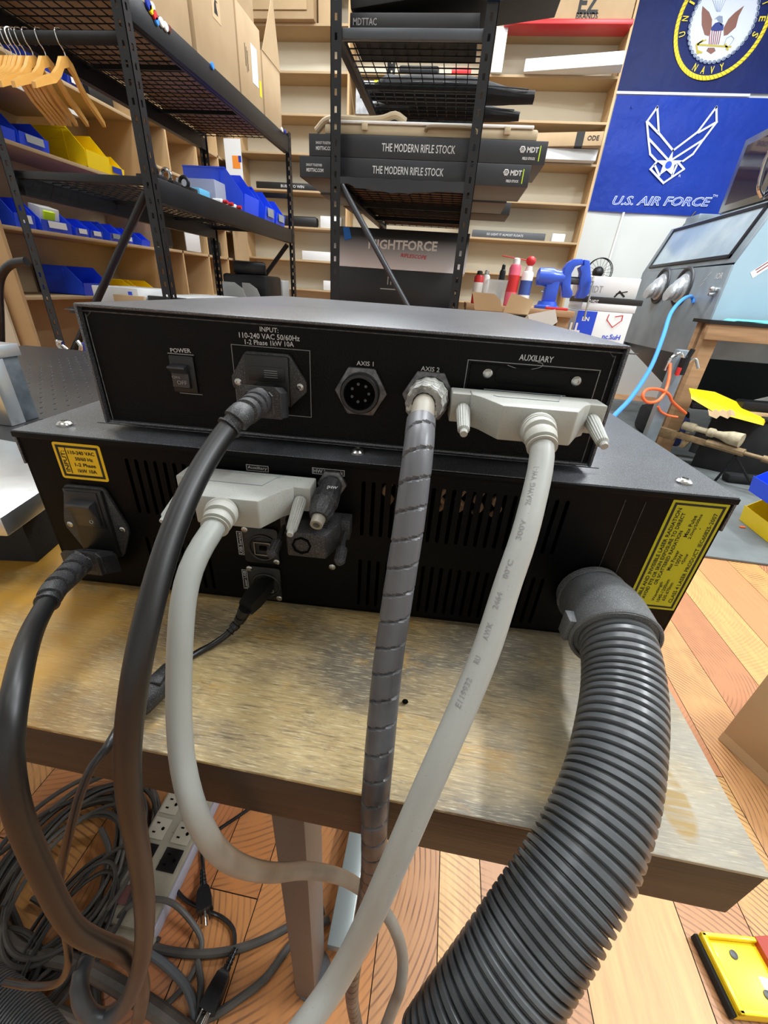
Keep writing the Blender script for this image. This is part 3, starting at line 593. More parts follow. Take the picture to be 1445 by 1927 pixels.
# ================================================================ connectors and cables on the units
def hood(T_, c, y0, W, Wm, H, dep, m, nb=4):
    """D-type connector hood: flange wings, tapered nose; returns the shell part"""
    x, z = c.x, c.z; h = H/2; wy = dep*.45
    b = B(); b.box(x-W/2, x+W/2, y0-wy, y0-.0035, z-h*.9, z+h*.9, bev=.0009)
    pts = [(x-Wm/2-.004, y0-wy*.55), (x-Wm/2-.004, y0-wy-.003), (x-Wm/2+.001, y0-wy-.008), (x-Wm*.33, y0-dep), (x+Wm*.33, y0-dep), (x+Wm/2-.001, y0-wy-.008), (x+Wm/2+.004, y0-wy-.003), (x+Wm/2+.004, y0-wy*.55)]
    b.prism([(p[0], p[1], z-h) for p in pts], (0, 0, H), bev=.001)
    sh = T_.part('connector_hood', b, m)
    b = B().box(x-W*.38, x+W*.38, y0-.004, y0, z-h*.62, z+h*.62, bev=.0008); T_.part('metal_collar', b, M['iron'], sh)
    b = B(); b.line([(x-Wm*.36, y0-wy-.002, z+h), (x-Wm*.33, y0-wy-.0045, z+h), (x+Wm*.25, y0-wy-.0045, z+h), (x+Wm*.36, y0-wy*.4, z+h)], .0004, (0, 0, 1))
    b.line([(x-Wm*.42, y0-.007, z+h), (x+Wm*.40, y0-.007, z+h)], .0004, (0, 0, 1)); T_.part('mould_lines', b, M['tee'] if m is M['beige'] else M['plasticd'], sh)
    return sh
def thumbscrew(T_, p, ax, ln, r, m, sh):
    ax = V(ax).normalized(); b = B().lathe(p, ax, [(0, r*.9), (ln*.1, r), (ln*.85, r*.78), (ln*.9, r*.5), (ln, r*.48), (ln, 0)], 36, knurl=-.09)
    T_.part('thumbscrew', b, m, sh)
def boot(b, pts, r0, r1, n):
    """ribbed strain relief along pts"""
    def rf(l, a): return 0
    P_, T_, U_, W_, L_ = frames(pts, .0004); tot = L_[-1]; loops = []
    for p, t_, u, w_, l in zip(P_, T_, U_, W_, L_):
        f = l/tot; r = r0+(r1-r0)*f
        if .12 < f < .97:
            ph = ((f-.12)/.85*n) % 1; r *= (1 if ph < .66 else .78)
        loops.append([p+(u*math.cos(a)+w_*math.sin(a))*r for a in (2*math.pi*i/24 for i in range(24))])
    b.loft(loops); return b
W0 = lambda p: rot(p, UA)       # unit-frame point -> room frame
def D_(pts): return [at(*p[:2], D=p[2]) for p in pts]
def U_(p): return rot(p, -UA)   # room -> unit frame
def Dl(pts): return [U_(q) for q in D_(pts)]
# ---- black power cord, upper
DA = .0051
cA = Dl([(452, 783, .203), (430, 806, .199), (402, 845, .192), (375, 890, .184), (348, 945, .175), (322, 1010, .167), (297, 1090, .159), (274, 1180, .153), (256, 1270, .152), (243, 1370, .158), (240, 1450, .166), (248, 1530, .178), (262, 1610, .197), (271, 1690, .215), (272, 1760, .235), (262, 1825, .25), (238, 1885, .26), (205, 1915, .262), (172, 1912, .26), (152, 1880, .258), (150, 1840, .262), (163, 1810, .27)])
t = Thing('power_cable', 'black power cord plugged into the upper box, looping down in front of the desk', 'power cord', (ic.x, YU, ic.z), UA)
pc = V((P(509, 752).x, 0, P(509, 752).z))
fr_ = U_(at(486, 757, D=.233))
sec = ((-.0128, -.0092), (.0128, -.0092), (.0128, .0062), (.0098, .0092), (-.0098, .0092), (-.0128, .0062))
body = [[(pc.x+dx, YP-.0058, pc.z+dz) for dx, dz in sec]]
for f, s_ in ((.3, 1.0), (.72, .97), (.80, .80), (.82, 1.0), (.95, 1.0), (.97, .7), (1, .65)):
    cc = V((pc.x, YP-.0058, pc.z)).lerp(fr_, f); body.append([(cc.x+dx*s_, cc.y, cc.z+dz*s_) for dx, dz in sec])
pg = t.part('plug', B().loft(body), M['plasticd'])
b = B(); q0 = V((pc.x, YP-.0058, pc.z)).lerp(fr_, .5)
for k in range(3): b.line([(q0.x-.004, q0.y+.004-k*.0022, q0.z+.0093), (q0.x+.006, q0.y+.004-k*.0022, q0.z+.0093)], .0004, (0, 0, 1))
t.part('grip_ribs', b, M['bcab'], pg)
t.part('strain_relief', boot(B(), [fr_+V((.001, .004, .001)), fr_, U_(at(468, 772, D=.214)), cA[0], cA[1]], .0078, .0062, 4), M['plasticd'])
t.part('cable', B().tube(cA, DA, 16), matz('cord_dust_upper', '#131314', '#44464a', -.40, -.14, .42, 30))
# ---- black power cord, lower left
cB = Dl([(103, 1108, .246), (88, 1135, .235), (66, 1175, .214), (48, 1222, .19), (32, 1290, .172), (20, 1365, .163), (18, 1440, .163), (30, 1515, .168), (54, 1585, .178), (86, 1655, .19), (114, 1712, .202), (145, 1752, .214), (188, 1775, .228), (228, 1790, .246), (255, 1815, .27), (268, 1860, .30), (262, 1910, .33), (250, 1960, .36)])
t = Thing('power_cable', 'black power cord plugged into the lower box inlet at the far left', 'power cord', Q(200, 1045), UA)
pc = Q(203, 1045); y0 = YL-.0058; fr_ = U_(at(150, 1060, D=.277))
body = []
for f, s_ in ((0, 1), (.35, 1.0), (.72, .95), (.80, .78), (.82, 1.0), (.95, 1.0), (.97, .7), (1, .65)):
    cc = V((pc.x, y0, pc.z)).lerp(fr_, f); body.append([(cc.x+dx*s_, cc.y, cc.z+dz*s_) for dx, dz in sec])
pg = t.part('plug', B().loft(body), M['plasticd'])
b = B(); q0 = V((pc.x, y0, pc.z)).lerp(fr_, .5)
for k in range(4): b.line([(q0.x-.005, q0.y+.003-k*.002, q0.z+.0086), (q0.x+.006, q0.y+.003-k*.002, q0.z+.0086)], .0005, (0, 0, 1))
t.part('grip_ribs', b, M['bcab'], pg)
t.part('strain_relief', boot(B(), [fr_+V((.001, .004, .001)), fr_, U_(at(128, 1083, D=.262)), cB[0], cB[1]], .0082, .0064, 4), M['plasticd'])
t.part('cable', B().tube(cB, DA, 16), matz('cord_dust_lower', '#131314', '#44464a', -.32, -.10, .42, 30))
# ---- grey auxiliary cable on lower box
c = Q(433, 958, YL-.040)
t = Thing('auxiliary_cable', 'thick grey cable with wide connector on the lower box auxiliary port', 'cable', (c.x, YL, c.z), UA)
sh = hood(t, c, YL, .0855, .057, .0185, .044, M['beige'])
fp = V((c.x-.0036, YL-.044, c.z-.001))
g1 = [fp, U_(at(416, 968, D=.222)), *Dl([(404, 992, .214), (385, 1020, .207), (362, 1065, .2), (347, 1120, .196), (340, 1190, .195), (337, 1270, .197), (337, 1350, .199), (343, 1430, .2), (358, 1500, .2), (380, 1556, .206), (414, 1605, .222), (460, 1632, .25), (515, 1642, .285), (570, 1638, .32), (625, 1645, .35), (668, 1664, .38), (706, 1695, .40), (738, 1738, .41), (757, 1795, .42), (754, 1855, .42), (738, 1900, .43), (715, 1960, .44)])]
for sx in (-1, 1): thumbscrew(t, (c.x+sx*.0365, YL-.020, c.z), (sx*.05-.02, -1, -.32), .029, .0040, M['beige'], sh)
t.part('strain_relief', boot(B(), [fp+V((0, .001, 0)), fp.lerp(g1[1], .3), g1[1], g1[2]], .0098, .0074, 4), M['beige2'])
t.part('cable', B().tube(g1, .0059, 20), matz('grey_cable_low_shade', '#989b96', '#6f6b66', -.22, -.06, .45, 20))  # browner lower colour paints in the dimmer light and floor bounce
# ---- grey auxiliary cable on upper box
c = at(1008, 800, UA, Y=YU-.042)
t = Thing('auxiliary_cable', 'thick pale grey printed cable with wide connector below the upper auxiliary port', 'cable', (c.x, YU, c.z), UA)
sh = hood(t, c, YU, .0875, .058, .0185, .044, M['beige'])
fp = V((c.x+.001, YU-.044, c.z-.002))
for sx in (-1, 1): thumbscrew(t, (c.x+sx*.0365, YU-.020, c.z), (sx*.02, -1, -.30), .026, .0042, M['beige'], sh)
g2 = [fp, *Dl([(1016, 818, .196), (1020, 842, .19), (1017, 880, .186), (1004, 940, .18), (985, 1012, .174), (955, 1100, .17), (918, 1215, .166), (880, 1310, .163), (838, 1405, .161), (800, 1490, .161), (762, 1578, .163), (728, 1655, .167), (698, 1722, .172), (662, 1795, .178), (625, 1858, .18), (585, 1915, .178), (540, 1975, .176)])]
t.part('strain_relief', boot(B(), [fp+V((0, .001, 0)), fp.lerp(g2[1], .3), g2[1], g2[2]], .0096, .0070, 4), M['beige2'])
t.part('cable', B().tube(g2, .0056, 20), mat('grey_cable_clean', '#a4a6a1', .42, var=(30, .4, '#989994'), speck=(1500, .68, '#7b7b75')))
def cable_text(T_, pts, r, s_, l0, w_, h_, m):
    """print along the cable, reading back towards its start, on the side facing the camera"""
    P_, Tn, _, _, L_ = frames(pts, .002); me = glyphs(s_, .01); xs = [v.co.x for v in me.vertices]; ys = [v.co.y for v in me.vertices]; x0, x1, y0, y1 = min(xs), max(xs), min(ys), max(ys)
    cw = U_(V((0, 0, CAMZ)))
    for v in me.vertices:
        l = l0-(v.co.x-x0)/(x1-x0)*w_; k = min(range(len(L_)), key=lambda i: abs(L_[i]-l)); p, tn = P_[k]+Tn[k]*(l-L_[k]), Tn[k]
        n = (cw-p); n = (n-tn*n.dot(tn)).normalized(); side = tn.cross(n)*1.0   # text up direction
        ang = ((v.co.y-y0)/(y1-y0)-.5)*h_/r+.35
        v.co = p+(n*math.cos(ang)+side*math.sin(ang))*(r+.00022)
    b_ = B(); b_.bm.from_mesh(me); bpy.data.meshes.remove(me); bmesh.ops.recalc_face_normals(b_.bm, faces=b_.bm.faces); T_.part('cable_print', b_, m)
for s_, l0, w_ in (('VW-1', .0495, .007), ('26AWG', .062, .011), ('300V', .078, .009), ('80\u00b0C', .095, .008), ('2464', .108, .007), ('AWM', .121, .007), ('RU', .131, .003), ('E119932', .149, .012)):
    cable_text(t, g2, .0055, s_, l0, w_, .0024, M['greyprint'])
# ---- spiral wrapped cable on axis 2
t = Thing('spiral_wrapped_cable', 'dusty black spiral wrapped cable hanging from the axis 2 socket', 'cable', (ax2.x, YU, ax2.z), UA)
sp0 = V((ax2.x, YP-.006, ax2.z)); e1 = U_(at(797, 762, D=.205)); dr_ = (e1-sp0)
b = B().lathe(sp0, dr_, [(0, .0118), (.004, .0118), (.004, .0124), (.010, .0124), (.0105, .0118), (.018, .0108), (.019, .0114), (.024, .0108), (dr_.length, .0096), (dr_.length, .0062), (dr_.length-.004, .006), (dr_.length-.004, 0)], 28, knurl=-.05)
t.part('round_plug', b, mat('dusty_plug', '#5a5a58', .55, var=(120, .9, '#a3a39c'), speck=(300, .55, '#b9b9b2')))
inn = [sp0+dr_*.8, e1, *Dl([(794, 785, .2), (791, 810, .194)])]
t.part('inner_cable', B().tube(inn, .0058, 16), M['gcabd'], label='grey inner cable')
sp = Dl([(792, 792, .197), (788, 840, .188), (780, 905, .184), (769, 990, .184), (755, 1080, .187), (742, 1165, .19), (731, 1240, .192), (721, 1335, .193), (713, 1425, .194), (706, 1510, .198), (704, 1580, .207), (701, 1640, .222), (692, 1690, .245), (680, 1745, .275), (668, 1810, .31), (662, 1870, .34), (668, 1915, .37), (680, 1970, .40)])
PT = .0128
def rf(l, a):
    r = .0071-.0016*min(1, max(0, (l-.16)/.25)); f = (l/PT-a/(2*math.pi)) % 1
    return r*(.86 if f < .075 else 1.0+.02*(f-.5))
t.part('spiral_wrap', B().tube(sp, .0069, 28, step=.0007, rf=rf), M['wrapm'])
# ---- interlock plug
t = Thing('interlock_plug', 'short black round plug with blanking tip in the HW Interlock socket', 'plug', ci, UA)
e0, e1 = V((ci.x, YL-.0035, ci.z)), U_(at(600, 975, D=.243)); dr_ = e1-e0; L_ = dr_.length
b = B().lathe(e0, dr_, [(0, .0072), (.008, .0072), (.0085, .0082), (.018, .0085), (.019, .0078), (.026, .0076), (L_, .0056), (L_, 0)], 28, knurl=-.05); pg = t.part('plug_body', b, M['plasticd'])
b = B().lathe(e1, dr_, [(0, .0042), (.006, .0038), (.006, .0022), (.002, .002), (.002, 0)], 20); t.part('plug_tip', b, M['gcabd'], pg, label='grey hollow tip')
b = B(); mid = e0+dr_*.42; ax = dr_.normalized(); n = V((0, -1, .35)); n = (n-ax*n.dot(ax)).normalized(); text(b, '[HW', mid+n*.0088+V((.0035, 0, 0)), (1, 0, 0), -ax, .0062, .003, .02, lift=.0006); t.part('lettering', b, M['white'], pg)
# ---- black blanking hood
c = Q(578, 1024, YL-.034)
t = Thing('serial_dongle', 'small black two screw connector hood with empty cable opening on lower box', 'connector', (c.x, YL, c.z), UA)
x, z, H = c.x, c.z, .0175
b = B().box(x-.0235, x+.0235, YL-.014, YL-.003, z-H*.42, z+H*.42, bev=.0008)
b.prism([(px, py, z-H/2) for px, py in ((x-.018, YL-.007), (x-.018, YL-.020), (x-.012, YL-.036), (x+.012, YL-.036), (x+.018, YL-.020), (x+.018, YL-.007))], (0, 0, H), bev=.001)
sh = t.part('connector_hood', b, M['plasticd']); b = B().lathe((x-.003, YL-.0362, z), (0, -1, 0), [(-.002, .0062), (.0006, .0062), (.0006, .005), (-.0015, .0048), (-.0015, 0)], 8); t.part('cable_opening', b, M['dark'], sh)
b = B()
for k in range(5): b.line([(x+.002, YL-.017-k*.0025, z+H/2), (x+.011, YL-.017-k*.0025, z+H/2)], .0005, (0, 0, 1))
t.part('grip_ribs', b, M['plastic'], sh)
for sx in (-1, 1):
    b = B().lathe((x+sx*.0205, YL-.012, z-.001), (sx*.03, -1, -.22), [(0, .0016), (.017, .0016), (.0172, .0036), (.0275, .0036), (.0285, .0028), (.030, .0016), (.030, 0)], 30, knurl=-.08); t.part('thumbscrew', b, M['plasticd'], sh)
t.part('metal_collar', B().box(x-.014, x+.014, YL-.003, YL, z-.005, z+.005, bev=.0006), M['iron'], sh)
# ---- usb cable
t = Thing('usb_cable', 'thin black data cable with ferrite in the laser port, trailing over the desk', 'cable', Q(503, 1098), UA)
u0, u1, u2 = Q(503, 1098, YL-.004), U_(at(476, 1128, D=.292)), U_(at(462, 1145, D=.284))
ax = (u1-u0).normalized(); sd = V((1, 0, 0)); sd = (sd-ax*sd.dot(ax)).normalized(); up_ = sd.cross(ax)
loops = []
for p, w_, h_ in ((u0, .0052, .0042), (u0.lerp(u1, .25), .0052, .0042), (u0.lerp(u1, .27), .0062, .005), (u1, .0062, .005), (u2, .0048, .0042)): loops.append([p+sd*w_*a+up_*h_*b_ for a, b_ in ((-1, -1), (1, -1), (1, 1), (-1, 1))])
t.part('plug', B().loft(loops), M['plastic'])
cu_ = [u2]+[U_(at(px, py, Z=z)) for px, py, z in ((450, 1168, .764), (432, 1190, .758), (400, 1213, .7535), (372, 1228, .753), (340, 1250, .754))]
f0, f1 = U_(at(332, 1258, Z=.7585)), U_(at(252, 1335, Z=.7585))
cu2 = [U_(at(240, 1346, Z=.757)), U_(at(224, 1368, Z=.758))]+Dl([ (200, 1408, .212), (172, 1445, .209), (151, 1495, .21), (134, 1555, .213), (121, 1605, .219), (113, 1648, .226), (112, 1700, .235), (125, 1765, .25), (128, 1815, .265), (108, 1850, .28), (60, 1856, .29), (10, 1848, .3)])
t.part('strain_relief', boot(B(), [u2, cu_[1], cu_[2]], .0048, .003, 3), M['plastic'])
t.part('cable', B().tube(cu_+[f0.lerp(f1, .5)]+cu2, .0023, 12), M['bcab'])
fa, fb = at(300, 1286, UA, Z=.7595), at(268, 1322, UA, Z=.7595)
fm, dd = f0.lerp(f1, .5), (f1-f0).normalized()
b = B().lathe(fm-dd*.016, dd, [(0, .003), (.001, .006), (.004, .0078), (.028, .0078), (.031, .006), (.032, .003)], 20); b.box(fm.x-.002, fm.x+.006, fm.y-.003, fm.y+.004, fm.z+.006, fm.z+.009, bev=.0008)
t.part('ferrite_clip', b, M['plasticd'])
# ---- corrugated hose
t = Thing('exhaust_hose', 'black corrugated hose clipped to the lower box, curving down over the desk corner', 'hose', Q(1130, 1140), UA)
HR = .0205
k0 = Q(1112, 1112, YL); k0.x -= .002
hp = [U_(at(*p[:2], D=p[2])) for p in ((1152, 1190, .244), (1166, 1232, .231), (1172, 1306, .2155), (1165, 1389, .200), (1146, 1487, .1865), (1107, 1590, .1755), (1056, 1682, .168), (999, 1770, .163), (932, 1873, .158), (880, 1950, .155), (835, 2020, .153))]
hz = .7752
for q in hp[:4]:
    q.z = max(q.z, hz+.0)
def rfh(l, a):
    f = (l/.00405) % 1
    return HR*(1.0 if f < .60 else .885 if .68 < f < .92 else .94)
def hose_mesh(pts, R_, pitch, seg=40):
    return B().tube(pts, R_, seg, step=pitch/9, rf=lambda l, a: (lambda q: R_*(1.0 if .08 < q < .66 else .975 if q < .76 else .90))(((l/.0043) if l < .13 else .13/.0043+(l-.13)/.0036) % 1))
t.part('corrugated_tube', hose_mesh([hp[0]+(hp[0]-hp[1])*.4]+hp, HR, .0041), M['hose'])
c0 = V((k0.x, YL-.0005, k0.z)); c1 = hp[0].lerp(hp[1], .35)
d0, d1 = V((0, -1, 0)), (hp[1]-hp[0]).normalized()
cp = [c0, c0+d0*.012, c0.lerp(c1, .5)+V((0, -.004, .003)), c1-d1*.006, c1]
def rfc(l, a): return .0222+.0022*min(1, l/.05)+(.001 if .004 < l < .008 else 0)
b = B().tube(cp, .023, 36, step=.0015, rf=rfc)
cf = t.part('cuff', b, M['cuff'], label='dusty grey rubber cuff'); 
b = B().ring(c1, d1, .0240, .0014, 40); t.part('cuff_rim', b, M['cuff'], cf)
sdv = (CR*-1); sdv = rot(sdv, -UA); sdv = (sdv-d1*sdv.dot(d1)).normalized()
cl = c1-d1*.006+sdv*.0245; b = B().box(cl.x-.0035, cl.x+.0035, cl.y-.005, cl.y+.005, cl.z-.008, cl.z+.008, bev=.0008); t.part('latch', b, M['cuff'], cf)

# lint thread on the blank plate
tp = [P(955, 687, YP-.0013), P(968, 692, YP-.0014), P(985, 696, YP-.0013), P(1005, 694, YP-.0013), P(1019, 690, YP-.0014), P(1021, 684, YP-.0013), P(1012, 682, YP-.0013)]
single('lint_thread', B().tube(tp, .00012, 5, step=.001), M['white'], 'thin curled lint thread stuck on the blank auxiliary plate', 'thread', tp[0], UA)
# ================================================================ racks
def slot_plate(b, o, u, W, H, n, th, sw=.010, sh=.020, pitch=.05):
    """vertical strip from corner o, width along u, height along z, with a column of slots"""
    o, u, n = V(o), V(u).normalized(), V(n).normalized()*th; m = (W-sw)/2; Z = V((0, 0, 1)); z = .02
    b.obox(o, u*m, Z*H, n); b.obox(o+u*(W-m), u*m, Z*H, n); prev = 0
    while z < H:
        b.obox(o+u*m+Z*prev, u*sw, Z*(z-prev), n); prev = z+sh; z += pitch
    if prev < H: b.obox(o+u*m+Z*prev, u*sw, Z*(H-prev), n)
def rack(label, X0, X1, Y0, Y1, H, decks, diag, name='storage_rack'):
    t = Thing(name, label, 'shelf rack', ((X0+X1)/2, (Y0+Y1)/2, 0)); PW = .042
    for x, sx in ((X0, 1), (X1, -1)):
        for y, sy in ((Y0, 1), (Y1, -1)):
            b = B(); slot_plate(b, (x, y, 0), (sx, 0, 0), PW, H, (0, sy, 0), .0025)
            slot_plate(b, (x, y, 0), (0, sy, 0), PW, H, (sx, 0, 0), .0025); bmesh.ops.recalc_face_normals(b.bm, faces=b.bm.faces)
            t.part('post', b, M['rack'])
    for zt, bh in decks:
        for x, sx in ((X0, 1), (X1, -1)):
            b = B(); b.box(min(x, x+sx*.03)+.002, max(x, x+sx*.03)+.002*sx, Y0+.03, Y1-.03, zt-bh, zt, bev=.003); b.box(min(x+sx*.03, x+sx*.042), max(x+sx*.03, x+sx*.042), Y0+.03, Y1-.03, zt-bh, zt-.02)
            t.part('beam', b, M['rack'])
        b = B(); zz = zt-.012; y = Y0+.05
        while y < Y1-.03: b.box(X0+.03, X1-.03, y-.0018, y+.0018, zz-.0018, zz+.0018); y += .05
        x = X0+.06
        while x < X1-.04: b.box(x-.0018, x+.0018, Y0+.03, Y1-.03, zz+.0018, zz+.0052); x += .05
        for y in (Y0+.35*(Y1-Y0), Y0+.68*(Y1-Y0)): b.box(X0+.03, X1-.03, y-.006, y+.006, zz-.02, zz-.002)
        t.part('wire_deck', b, M['wire'])
    return t
LX_, RX_ = -1.925, -1.262
rl = rack('long black steel storage rack with wire decks at left under brown cartons', LX_, RX_, 1.9, 3.56, 1.87, ((1.315, .085), (1.84, .085), (.35, .085)), None)
rl.part('diagonal_brace', B().cyl((-1.315, 1.93, 1.262), (-1.87, 1.93, .60), .016, seg=14), M['rack'])
rl.part('diagonal_brace', B().cyl((-1.31, 3.53, 1.22), (-1.87, 3.53, .60), .016, seg=14), M['rack'])
for y in (3.52,): rl.part('cross_bar', B().box(LX_+.03, RX_-.03, y-.012, y+.012, 1.50, 1.53, bev=.002), M['rack'])
for y in (1.93, 3.52): rl.part('cross_bar', B().box(LX_+.03, RX_-.03, y-.012, y+.012, 1.285, 1.312, bev=.002), M['rack'])
rl.part('hanging_rail', B().cyl((LX_+.03, 1.93, 1.705), (RX_-.03, 1.93, 1.705), .018, seg=20), M['fabric'], label='black padded hanging rail')
rm = rack('black steel rack in the middle holding rifle stock boxes', -.578, .022, 2.1, 3.42, 2.3, ((1.372, .035), (1.815, .035), (.35, .06)), None)
rm.part('diagonal_brace', B().cyl((-.545, 2.13, 1.36), (-.16, 2.13, .84), .0125, seg=14), M['rackl'])
rm.part('cross_bar', B().box(-.54, -.016, 2.105, 2.125, 1.775, 1.805, bev=.003), M['rackl'])
b = B(); n = 14; top = []; bot = []
for i in range(n+1):
    x = -.54+.52*i/n; z = 1.373+.002*math.sin(i*1.9); top.append((x, 2.10+.003*math.sin(i*2.3), z)); bot.append((x, 2.10+.006*math.sin(i*3.1), 1.333+.006*math.sin(i*.55+1)+.002*math.sin(i*2.9)+.012*(i < 2)))
b.loft([[V(p) for p in (top[i], bot[i], V(bot[i])+V((0, .004, 0)), V(top[i])+V((0, .004, 0)))] for i in range(n+1)]); single('wrapping_sheet', b, M['boxk'], 'crumpled dark plastic film draped along the front edge of the middle rack deck', 'plastic sheet', (-.28, 2.1, 1.34))
b = B(); b.box(-.022, .034, 2.092, 2.099, 1.868, 2.0, bev=.002); single('tape_strip', b, M['tape'], 'bright blue tape patch on the top of the middle rack right post', 'tape', (0, 2.095, 1.868))
b = B(); q = at(652, 440, Y=2.598); b.prism([(q.x-.02, 2.598, q.z+.03), (q.x+.015, 2.598, q.z+.03), (q.x+.03, 2.598, q.z-.02), (q.x-.01, 2.598, q.z-.03)], (0, -.002, 0))
TAPEB = b
# ================================================================ boxes
def carton(label, x0, x1, y0, y1, z0, z1, m=None, group=None, flaps=True, prints=(), tape_=True, name='cardboard_box', rz=0, cat='box', bev=.003):
    c = V(((x0+x1)/2, (y0+y1)/2, z0)); t = Thing(name, label, cat, c, 0, group); t.e.rotation_euler.z = rz
    t.part('carton', B().box(x0, x1, y0, y1, z0, z1, bev=bev), m or M['card'])
    if tape_: t.part('tape', B().box((x0+x1)/2-.025, (x0+x1)/2+.025, y0-.0006, y1+.0006, z1-.05, z1+.0006), M['card2'])
    return t
# cartons on the top deck of the left rack
Zt = 1.842
t = carton('tall brown carton with printed white band at the near end of left rack top deck', -1.88, -1.30, 1.96, 2.42, Zt, 2.5)
b = B(); b.box(-1.80, -1.34, 1.958, 1.9598, Zt+.02, Zt+.10); t.part('printed_band', b, M['card2']); b = B(); text(b, 'MARSUPIAL  MARSUPIAL', (-1.57, 1.9575, Zt+.055), (1, 0, 0), (0, 0, 1), .42, .022, .01); t.part('lettering', b, M['ink'])
t = carton('brown carton with upright white band label second along left rack top deck', -1.88, -1.29, 2.44, 2.86, Zt, 2.5)
b = B(); xq = -1.2895; ya, yb_ = at(342, 20, X=xq).y, at(370, 45, X=xq).y; b.box(xq, xq+.0008, 2.62, 2.70, 2.04, 2.34); t.part('printed_band', b, M['card2']); b = B(); text(b, 'MARSUPIAL', (xq+.001, 2.665, 2.2), (0, 0, -1), (0, 1, 0), .22, .025, .01); b.prism([(xq+.0008, 2.64, 2.06), (xq+.0008, 2.675, 2.06), (xq+.0008, 2.665, 2.09), (xq+.0008, 2.66, 2.12), (xq+.0008, 2.645, 2.09)], (.0004, 0, 0)); t.part('lettering', b, M['ink'])
b = B(); b.box(xq, xq+.0008, 2.80, 2.84, 2.32, 2.42); t.part('pink_sticker', b, mat('pink_paper', '#dfa6c0', .7))
t = carton('brown carton with white shipping label and yellow sticker on left rack top deck', -1.88, -1.30, 2.90, 3.20, Zt, 2.22)
xq = -1.2995; b = B().box(xq, xq+.0008, 3.06, 3.14, 1.96, 2.12); t.part('shipping_label', b, M['paper']); t.part('yellow_sticker', B().box(xq, xq+.0008, 3.155, 3.18, 1.93, 2.0), M['yb'])
b = B(); b.box(xq, xq+.0006, 2.98, 2.985, 2.0, 2.09); b.box(xq, xq+.0006, 2.995, 3.0, 1.98, 2.08); b.box(xq, xq+.0006, 3.01, 3.015, 1.99, 2.07); t.part('print_marks', b, M['ink'])
carton('brown carton stacked on top of the white labelled carton', -1.86, -1.32, 2.90, 3.18, 2.222, 2.55)
t = carton('open brown carton with raised flap at the far end of left rack top deck', -1.88, -1.30, 3.22, 3.50, Zt, 2.15)
t.part('flap', B().prism([(-1.30, 3.22, 2.15), (-1.30, 3.50, 2.15), (-1.27, 3.34, 2.42)], (.004, 0, 0)), M['card2'])
# rifle stock boxes on the middle rack
def stock_box(label, x0, x1, y0, y1, z0, z1, big, rz=0, m=None):
    t = Thing('rifle_stock_box', label, 'box', ((x0+x1)/2, (y0+y1)/2, z0), 0, 'long black rifle stock boxes on the middle rack'); t.e.rotation_euler.z = rz
    t.part('carton', B().box(x0, x1, y0, y1, z0, z1, bev=.002), m or M['boxk'])
    if big:
        h = z1-z0; yy = y0-.0003; zc = (z0+z1)/2; b = B(); n = (0, -1, 0)
        text(b, 'THE MODERN RIFLE STOCK', (x0+(x1-x0)*big[0], yy, zc), (1, 0, 0), (0, 0, 1), (x1-x0)*.31, h*.36, .005)
        text(b, 'SHOOT TOGETHER', (x0+.065, yy, zc+h*.1), (1, 0, 0), (0, 0, 1), .07, h*.12, .02); text(b, 'MDTTAC.COM', (x0+.068, yy, zc-h*.14), (1, 0, 0), (0, 0, 1), .075, h*.17, .03)
        text(b, 'MDT', (x1-.055, yy, zc+h*.12), (1, 0, 0), (0, 0, 1), .045, h*.24, .04); text(b, 'FIELD STOCK', (x1-.065, yy, zc-h*.25), (1, 0, 0), (0, 0, 1), .05, h*.12, .03)
        b.ring((x1-.095, yy, zc+h*.12), n, h*.13, h*.035, 6, 4); b.ring((x1-.095, yy, zc+h*.12), n, h*.05, h*.02, 12, 4)
        t.part('lettering', b, M['white']); t.part('green_bar', B().box(x1-.028, x1-.025, yy-.0003, yy, zc-h*.35, zc+h*.3), M['lime'])
    return t
stock_box('upper black rifle stock box with white lettering, nearest the tan case', -.685, .285, 2.152, 2.45, 1.4475, 1.520, (.475,))
stock_box('lower black rifle stock box with white lettering, directly on the rack deck film', -.728, .236, 2.15, 2.45, 1.3745, 1.4465, (.485,))
stock_box('black rifle stock box behind the lettered ones, resting far along the lower deck', -.74, .19, 2.50, 2.80, 1.374, 1.445, None)
stock_box('black box sticking out behind the right post of the middle rack', -.70, .24, 2.82, 3.06, 1.374, 1.43, None, m=M['boxkb'])
single('cardboard_liner', B().box(-.53, -.026, 2.15, 3.37, 1.3665, 1.3738), mat('dark_card', '#7a5f45', .85), 'brown cardboard sheet lining the middle rack deck under the stock boxes', 'cardboard', (-.28, 2.7, 1.3665))
t = Thing('rifle_case', 'tan hard rifle case lying open on the top rifle stock box', 'case', (-.2, 2.25, 1.525))
t.part('case_body', B().box(-.62, .24, 2.16, 2.44, 1.5215, 1.556, bev=.008), M['tan']); t.part('case_rim', B().box(-.60, .22, 2.155, 2.18, 1.556, 1.566, bev=.003), M['wht'])
t.part('handle', B().tube([(-.20, 2.16, 1.54), (-.19, 2.15, 1.55), (-.12, 2.15, 1.552), (-.02, 2.15, 1.55), (0, 2.16, 1.54)], .007, 8), mat('dark_tan', '#7d6f57', .6))
for x in (-.45, .12): t.part('latch', B().box(x-.012, x+.012, 2.15, 2.16, 1.535, 1.56, bev=.002), M['tan'])
b = B().tube([(-.66, 2.18, 1.535), (-.60, 2.17, 1.57), (-.46, 2.17, 1.57), (-.38, 2.17, 1.575), (-.33, 2.17, 1.588), (-.29, 2.19, 1.575)], .013, 10); single('tan_strap', b, M['tan'], 'rolled tan padded strap on the left end of the rifle case', 'strap', (-.5, 2.1, 1.54))
